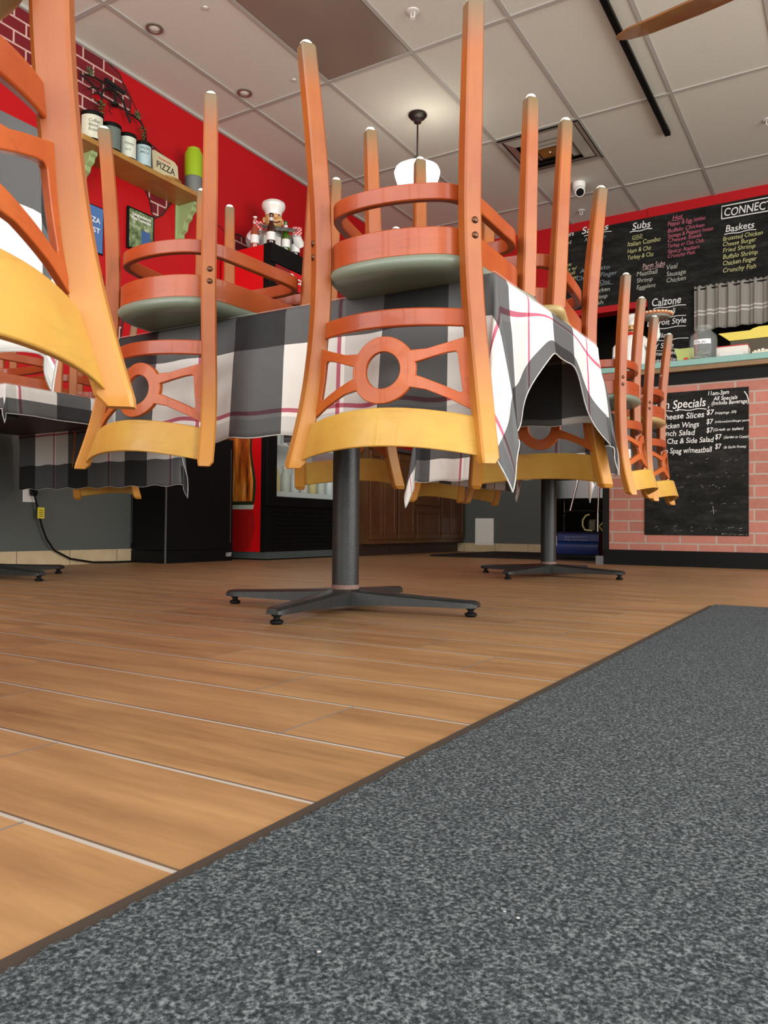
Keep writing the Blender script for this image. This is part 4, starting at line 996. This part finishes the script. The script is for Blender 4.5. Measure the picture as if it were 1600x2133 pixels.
# ------------------------------------------------------------------ wall painting of broken brick
def mural_mat():
    t = NT('painted_brick'); x, y, z = t.xyz(t.coord()); q = t.n('ShaderNodeTexBrick'); t.set(q.inputs['Vector'], t.comb(y, z, 0))
    q.inputs['Color1'].default_value = (.16, .006, .010, 1); q.inputs['Color2'].default_value = (.10, .005, .009, 1); q.inputs['Mortar'].default_value = (.62, .42, .36, 1)
    q.inputs['Scale'].default_value = 1; q.inputs['Mortar Size'].default_value = .0055; q.inputs['Brick Width'].default_value = .145; q.inputs['Row Height'].default_value = .072; q.inputs['Mortar Smooth'].default_value = .1
    n = t.noise(t.coord(), 25, 4); return t.out(t.mix(t.math('MULTIPLY', n, .4), q.outputs['Color'], (.20, .012, .02)), .6, .3)
M_mural = mural_mat(); M_crack = mat('crack_paint', (.02, .005, .005), .6)
t_ = thing('brick_mural', 'painted patches of broken brick on the red left wall', 'wall painting', (0, 0, 0))
patches = [[(2.2, 2.78), (2.2, 3.02), (2.9, 3.03), (3.068, 3.025), (3.16, 2.995), (3.20, 2.93), (3.25, 2.87), (3.245, 2.80), (3.15, 2.785), (3.0, 2.80), (2.95, 2.76), (3.03, 2.74), (3.02, 2.67), (2.97, 2.63), (2.88, 2.64), (2.6, 2.60), (2.3, 2.62)],
 [(3.37, 2.44), (3.37, 2.66), (3.44, 2.665), (3.46, 2.60), (3.50, 2.52), (3.52, 2.44)],
 [(3.33, 2.42), (3.60, 2.42), (3.585, 2.345), (3.52, 2.25), (3.45, 2.20), (3.43, 2.24), (3.41, 2.31)],
 [(3.0, 1.25), (2.98, 1.75), (3.06, 1.72), (3.08, 1.60), (3.16, 1.58), (3.22, 1.50), (3.20, 1.38), (3.15, 1.25)],
 [(4.12, 2.10), (4.10, 2.32), (4.25, 2.36), (4.42, 2.33), (4.55, 2.27), (4.6, 2.12)]]
for P in patches:
    q = MB(); q.poly(P, leftM(0, 0), .0006); q.build('brick_patch', M_mural, t_)
    q = MB(); stroke(q, P+[P[0]], leftM(0, 0), .011, .0014); q.build('crack_outline', M_crack, t_)
q = MB()
for P in ([(3.20, 2.95), (3.27, 2.87), (3.30, 2.83)], [(3.44, 2.665), (3.52, 2.64), (3.60, 2.63)], [(4.0, 2.36), (4.06, 2.35), (4.12, 2.32)], [(3.585, 2.345), (3.62, 2.37)]): q = MB(); stroke(q, P, leftM(0, 0), .006, .0014); q.build('crack_outline', M_crack, t_)
# wrought iron vine bracket
t_ = thing('iron_grapevine', 'wrought iron grapevine ornament hanging on the red left wall', 'wall ornament', (0, 0, 0))
xv = XL+.05
q = MB()
for P, rr_ in (([(3.02, 2.875), (3.09, 2.87), (3.16, 2.86)], .013), ([(3.095, 2.87), (3.094, 2.80), (3.092, 2.765)], .007), ([(2.88, 2.835), (2.95, 2.85), (3.06, 2.845), (3.12, 2.86)], .006),
  ([(2.85, 2.82), (2.93, 2.80), (2.99, 2.765), (3.0, 2.74), (2.97, 2.71)], .006), ([(2.99, 2.76), (3.01, 2.81), (3.05, 2.835), (3.10, 2.835), (3.15, 2.81), (3.172, 2.77), (3.18, 2.745), (3.21, 2.70)], .0065),
  ([(3.18, 2.75), (3.23, 2.755), (3.29, 2.745), (3.325, 2.70), (3.333, 2.65), (3.333, 2.47)], .006), ([(3.04, 2.74), (3.05, 2.75), (3.06, 2.73), (3.05, 2.70), (3.07, 2.69)], .003), ([(2.9, 2.76), (2.94, 2.79), (2.98, 2.80), (3.0, 2.83)], .004)):
    q.tube([(xv, a, c) for a, c in P], rr_, 8)
q.tube([(XL, 3.1, 2.87), (xv, 3.1, 2.87)], .008, 8); q.lathe([(.022, 2.752), (.024, 2.765), (.01, 2.772)], xv, 3.092, 16)
q.build('iron_stem', M_blackm, t_, smooth=True)
M_leaf = mat('aged_green', (.07, .07, .025), .6, .3, noise=.5, nscale=50); M_grape = mat('aged_bronze', (.12, .08, .02), .45, .5)
random.seed(5)
for (cy_, cz_, kind) in ((2.90, 2.86, 'leaf'), (3.25, 2.765, 'leaf'), (3.0, 2.70, 'grapes'), (3.31, 2.68, 'grapes')):
    q = MB()
    if kind == 'leaf':
        for k in range(7):
            a = k*2*PI/7; M = Matrix.Translation((xv+.01, cy_, cz_)) @ Matrix.Rotation(a, 4, 'X') @ Matrix.Rotation(.3, 4, 'Y')
            q.rings([[M @ Vector((x, s_*w, z)) for x, s_ in ((0, -1), (.004, 0), (0, 1), (-.002, 0))] for z, w in ((0, .003), (.012, .010), (.022, .007), (.033, .001))])
        q.build('vine_leaf', M_leaf, t_, smooth=True)
    else:
        for k in range(20):
            h_ = random.random(); blob(q, (xv+random.uniform(-.01, .012), cy_+random.uniform(-.022, .022)*(1-h_*.6), cz_+.03-h_*.07), .007, .007, .007, 8, 6)
        q.build('grape_cluster', M_grape, t_, smooth=True)

# ------------------------------------------------------------------ shelf and what stands on it
M_shelf = wood('shelf_wood', (.32, .14, .03), (.46, .22, .06), along=(1, .12, 1), rough=.4, coat=.1, scale=16)
t_ = thing('wall_shelf', 'wooden shelf on two green brackets on the red wall', 'shelf', (XL, 3.3, 2.355))
q = MB(); q.poly([(0, -.62), (.15, -.62), (.225, -.56), (.225, .33), (.14, .45), (0, .45)], Matrix.Identity(4), .03); q.build('shelf_board', M_shelf, t_, bevel=.002)
M_gb = mat('pale_green_paint', (.26, .36, .15), .5, noise=.15)
for yy in (-.43, .37):
    q = MB(); M = frame_M((0, yy, 0), (1, 0, 0), (0, 0, 1)); prof_ = [(0, 0), (.16, 0), (.16, -.02), (.14, -.03), (.135, -.055), (.105, -.075), (.10, -.10), (.07, -.12), (.06, -.17), (.03, -.19), (.025, -.22), (0, -.23)]
    q.poly(prof_, M @ Matrix.Translation((0, 0, -.02)), .04); q.poly([(0, 0), (.012, 0), (.012, -.25), (0, -.25)], M @ Matrix.Translation((0, 0, -.04)), .08); q.build('shelf_bracket', M_gb, t_, bevel=.003)
ZS = 2.386
def can(y, rad, h, colr, lab, txt):
    t = thing('storage_tin', lab, 'tin', (XL+.158, y, ZS), 'tins on the shelf')
    q = MB(); q.lathe([(rad, .001), (rad, h)], n=32); q.build('tin_body', M_black, t, smooth=True, angle=30)
    q = MB(); q.lathe([(rad+.001, h-.001), (rad+.002, h+.004), (rad+.001, h+.012), (rad-.004, h+.013)], n=32); q.build('tin_lid', M_black, t, smooth=True, angle=30)
    q = MB(); N = 16; vs = []
    for i in range(N+1):
        a = -1.75+i*(2.2/N)
        for z in (.012, h-.012): vs.append(((rad+.0012)*math.cos(a), (rad+.0012)*math.sin(a), z))
    q.add(vs, [(2*i, 2*i+2, 2*i+3, 2*i+1) for i in range(N)]); lb = q.build('paper_label', mat('label_paper', colr, .6, noise=.12, nscale=40), t, recalc=False, smooth=True)
    q = MB()
    for s, z, hh, w in txt:
        vs, fs = text_verts(s, w, hh, .01, .1)
        q.add([((rad+.002)*math.cos(-.95+v.x/rad), (rad+.002)*math.sin(-.95+v.x/rad), z+v.y) for v in vs], fs)
    q.build('lettering', mat('label_ink', (.12, .13, .10), .6), lb, recalc=False)
can(2.85, .062, .155, (.55, .56, .44), 'large cream labelled tin at the left end of the shelf', [('Coffee', .10, .018, .06), ('Blend', .075, .018, .05), ('Roast', .05, .018, .05)])
can(2.98, .058, .15, (.10, .13, .11), 'dark green tin behind the chair leg on the shelf', [('Tea', .08, .02, .04)])
can(3.10, .052, .145, (.56, .60, .50), 'slim pale tin with oval seal on the shelf', [('Pasta', .085, .014, .05), ('No 9', .05, .012, .03)])
can(3.215, .052, .145, (.36, .50, .52), 'pale blue tin beside the pizza sign', [('FRESH', .105, .016, .055), ('MILLS', .08, .014, .05)])
t_ = thing('pizza_sign', 'cream pizza sign board leaning behind the wooden tray', 'sign', (XL+.165, 3.375, ZS+.001))
M = frame_M((0, -.09, 0), (0, 1, 0), (-.12, 0, 1)); q = MB(); q.poly([(0, 0), (.21, 0), (.21, .13), (.185, .15), (.02, .16), (0, .15)], M, .012); q.build('sign_board', mat('cream_board', (.52, .48, .30), .6), t_)
q = MB(); lettering(q, 'PIZZA', M @ Matrix.Translation((.03, .055, .0128)), .15, .045, bold=.01, shear=.1); q.build('lettering', M_dkp, t_, recalc=False)
q = MB(); lettering(q, 'Homemade', M @ Matrix.Translation((.05, .118, .0128)), .10, .016, bold=.01, shear=.2); q.build('red_lettering', M_redp, t_, recalc=False)
t_ = thing('wooden_tray', 'small oval wooden tray on the shelf edge', 'tray', (XL+.185, 3.43, ZS))
q = MB(); M = Matrix.Diagonal((.55, 1, 1, 1)); q.lathe([(.05, .001), (.065, .010), (.07, .018), (.064, .018), (.05, .008), (.01, .006)], n=32, M=M); q.build('tray_dish', M_shelf, t_, smooth=True)
t_ = thing('lime_canister', 'tall lime green and grey canister at the right shelf end', 'canister', (XL+.13, 3.665, ZS))
q = MB(); q.lathe([(.056, .001), (.058, .005), (.058, .13)], n=32); q.build('grey_base', mat('canister_grey', (.13, .14, .13), .5), t_, smooth=True, angle=30)
q = MB(); q.lathe([(.0585, .131), (.0585, .285), (.052, .30), (.044, .302), (.044, .322), (.038, .326)], n=32); q.build('lime_top', mat('lime_plastic', (.27, .40, .01), .4), t_, smooth=True, angle=30)
# posters under the shelf
def photo_mat(): 
    t = NT('poster_photo'); x, y, z = t.xyz(t.coord()); n = t.noise(t.coord(), 22, 5, .7); g = t.ramp(n, [(.35, (.02, .03, .015)), (.5, (.10, .17, .05)), (.62, (.30, .36, .22)), (.72, (.6, .6, .5))]); return t.out(g, .3, .5)
t_ = thing('framed_award', 'black framed award poster with a photo hanging below the shelf', 'poster', (XL, 3.335, 2.075))
q = MB(); q.box(.001, .018, -.105, .105, -.13, .13); q.build('frame', M_black, t_, bevel=.002)
q = MB(); q.box(.0182, .019, -.094, .094, -.119, .119); ph_ = q.build('print', photo_mat(), t_)
q = MB(); q.box(.0191, .0196, .0, .07, -.09, .01); q.build('blue_plaque', mat('plaque_blue', (.03, .09, .25), .4), ph_)
q = MB(); lettering(q, 'Congratulations', frame_M((.0198, -.075, .085), (0, 1, 0), (0, 0, 1)), .15, .018, bold=.03, shear=0); lettering(q, 'Pizza Connection', frame_M((.0198, -.075, .060), (0, 1, 0), (0, 0, 1)), .15, .018, bold=.03, shear=0); q.build('lettering', M_white, ph_, recalc=False)
t_ = thing('blue_poster', 'blue poster with white print, partly hidden, left of the framed award', 'poster', (XL, 2.94, 1.98))
q = MB(); q.box(.001, .012, -.115, .115, -.14, .14); q.build('frame', M_black, t_)
q = MB(); q.box(.0122, .013, -.109, .109, -.134, .134); q.build('print', mat('poster_blue', (.06, .15, .36), .4), t_)
q = MB(); lettering(q, 'PIZZA', frame_M((.0135, -.03, .04), (0, 1, 0), (0, 0, 1)), .12, .03, shear=0); lettering(q, 'FEST', frame_M((.0135, -.01, -.02), (0, 1, 0), (0, 0, 1)), .10, .03, shear=0); q.build('lettering', M_white, t_, recalc=False)

# ------------------------------------------------------------------ ceiling fittings
def downlight(x, y, lab):
    t = thing('recessed_downlight', lab, 'ceiling light', (x, y, HC), 'recessed downlights')
    q = MB(); q.lathe([(.048, -.001), (.048, -.008), (.034, -.009), (.030, -.004)], n=28, cap=False); q.build('trim_ring', mat('brushed_nickel', (.30, .27, .23), .35, .7), t, smooth=True)
    q = MB(); q.lathe([(.030, -.003), (.02, -.009), (.005, -.011)], n=24); q.build('bulb_lens', mat('lens_glow', (.45, .42, .36), .3, emis=(1, .9, .75), es=.12), t, smooth=True)
downlight(-3.385, 3.01, 'recessed downlight nearer the top left corner of the picture'); downlight(-3.385, 3.765, 'recessed downlight farther along, above the upturned chair leg')
def sprinkler(x, y, lab, big=True):
    t = thing('fire_sprinkler' if big else 'small_ceiling_sensor', lab, 'sprinkler' if big else 'sensor', (x, y, HC), 'fire sprinklers' if big else 'small ceiling sensors')
    q = MB()
    if big: q.lathe([(.036, -.001), (.034, -.006), (.012, -.010)], n=24)
    else: q.lathe([(.014, -.001), (.013, -.006), (.005, -.007)], n=18)
    q.build('escutcheon', mat('offwhite_metal', (.62, .60, .56), .4), t, smooth=True)
    if big:
        q = MB(); q.tube([(-.011, 0, -.008), (-.011, 0, -.030), (0, 0, -.036), (.011, 0, -.030), (.011, 0, -.008)], .003, 6); q.lathe([(.014, -.036), (.014, -.039)], n=14); q.build('sprinkler_head', M_white, t, smooth=True)
sprinkler(-2.077, 6.70, 'white fire sprinkler on the ceiling below the dome camera'); sprinkler(-2.06, 3.63, 'white fire sprinkler at the top edge, right of the ceiling panel'); sprinkler(-.515, 5.84, 'white fire sprinkler at the right picture edge')
sprinkler(-3.013, 3.03, 'tiny round ceiling sensor at top left between downlights', False); sprinkler(-3.02, 3.815, 'tiny round ceiling sensor beside the tall chair leg', False)
t_ = thing('track_rail', 'long black lighting track on the ceiling', 'lighting track', (-1.136, 4.2, HC))
q = MB(); q.box(-.018, .018, -1.6, 1.46, -.032, -.0068); q.build('rail', M_black, t_, bevel=.002)
q = MB(); q.box(-.0185, .0185, 1.34, 1.461, -.033, -.0065); q.build('end_feed', M_black, t_)
# air diffuser
t_ = thing('air_diffuser', 'square louvred ceiling air vent with rust-stained centre', 'vent', (-1.932, 5.474, HC))
M_dif = mat('dusty_metal', (.34, .31, .26), .5, .2, noise=.35, nscale=9)
def sqring(name, a, c, z0, z1, mt):
    q = MB(); vs = []
    for s, z in ((a, z0), (c, z1)): vs += [(-s, -s, z), (s, -s, z), (s, s, z), (-s, s, z)]
    vs += [(x, y, z+.004) for x, y, z in vs]; fs = []
    for i in range(4):
        j = (i+1) % 4; fs += [(i, j, 4+j, 4+i), (8+i, 12+i, 12+j, 8+j)]
    q.add(vs, fs); return q.build(name, mt, t_)
q = MB(); q.box(-.30, .30, -.30, .30, -.0075, -.0068); q.build('throat', M_blackm, t_)
sqring('outer_frame', .298, .272, -.020, -.016, M_dif); sqring('louvre_cone', .262, .195, -.012, -.034, M_dif); sqring('louvre_cone', .18, .135, -.014, -.034, M_dif); sqring('louvre_cone', .12, .085, -.016, -.034, M_dif)
q = MB(); q.box(-.078, .078, -.078, .078, -.03, -.026); q.build('rusty_centre_plate', mat('rust_orange', (.22, .09, .012), .7, noise=.7, nscale=14), t_)
q = MB(); q.lathe([(.008, -.030), (.006, -.034)], n=10); q.build('screw', M_white, t_)
# dome camera
t_ = thing('dome_camera', 'white dome security camera on the ceiling', 'camera', (-1.925, 6.15, HC))
q = MB(); q.lathe([(.052, -.001), (.052, -.03), (.045, -.06)], n=28); q.build('mount_base', M_white, t_, smooth=True, angle=40)
d = Vector((.35, -.72, -.62)).normalized(); M = Matrix.Translation((.008, -.02, -.072)) @ d.to_track_quat('Z', 'Y').to_matrix().to_4x4()
q = MB(); blob(q, (.008, -.02, -.072), .044, .044, .044); q.lathe([(.040, .0), (.040, .045), (.036, .05)], n=26, M=M); q.build('camera_ball', M_white, t_, smooth=True, angle=40)
q = MB(); q.lathe([(.032, .0495), (.030, .053), (.01, .054)], n=24, M=M); q.build('lens_face', M_black, t_, smooth=True)
# pendant
t_ = thing('pendant_lamp', 'white schoolhouse glass pendant lamp on a black stem', 'lamp', (-2.548, 4.568, HC))
q = MB(); q.lathe([(.062, -.001), (.064, -.012), (.048, -.03), (.028, -.036), (.026, -.058), (.012, -.062)], n=32); q.lathe([(.006, -.06), (.006, -.30)], n=12); q.lathe([(.008, -.285), (.024, -.30), (.045, -.325), (.047, -.335)], n=28); q.build('canopy_and_stem', mat('dark_bronze', (.018, .012, .010), .35, .4), t_, smooth=True, angle=40)
q = MB(); q.lathe([(.046, -.33), (.05, -.335), (.10, -.35), (.146, -.375), (.156, -.40), (.150, -.43), (.125, -.50), (.10, -.53), (.02, -.535)], n=40, cap=False); q.build('glass_shade', mat('glowing_opal', (.9, .9, .85), .3, emis=(1, .97, .88), es=2.6), t_, smooth=True, angle=50)
l = bpy.data.lights.new('pendant_bulb', 'POINT'); l.energy = 1.6; l.shadow_soft_size = .12; l.color = (1, .93, .8)
o = bpy.data.objects.new('pendant_bulb', l); o.location = (-2.548, 4.568, HC-.22); o.location.x += .09; C.objects.link(o)
# ceiling fan
t_ = thing('ceiling_fan', 'brown ceiling fan, one blade reaching into the top right corner', 'fan', (-.165, 3.315, 0))
q = MB(); q.lathe([(.07, HC-.001), (.07, HC-.04), (.014, HC-.05), (.014, 2.51), (.09, 2.49), (.10, 2.41), (.06, 2.35), (.02, 2.335)], n=32); q.build('motor_housing', mat('fan_bronze', (.05, .03, .02), .4, .5), t_, smooth=True, angle=40)
M_blade = wood('fan_blade_wood', (.16, .05, .015), (.26, .09, .025), along=(.2, 1, 1), rough=.35, coat=.3)
for k in range(4):
    a = PI-math.radians(8)+k*PI/2; M = Matrix.Rotation(a, 4, 'Z') @ Matrix.Translation((0, 0, 2.40)) @ Matrix.Rotation(math.radians(-3), 4, 'X')
    q = MB(); O = [(.10, -.03), (.18, -.055), (.40, -.068), (.62, -.062), (.70, -.045), (.745, -.015), (.75, 0), (.735, .018), (.68, .04), (.40, .055), (.18, .045), (.10, .03)]
    q.poly(O, M @ Matrix.Translation((0, 0, -.005)), .01); q.build('blade', M_blade, t_, bevel=.003)
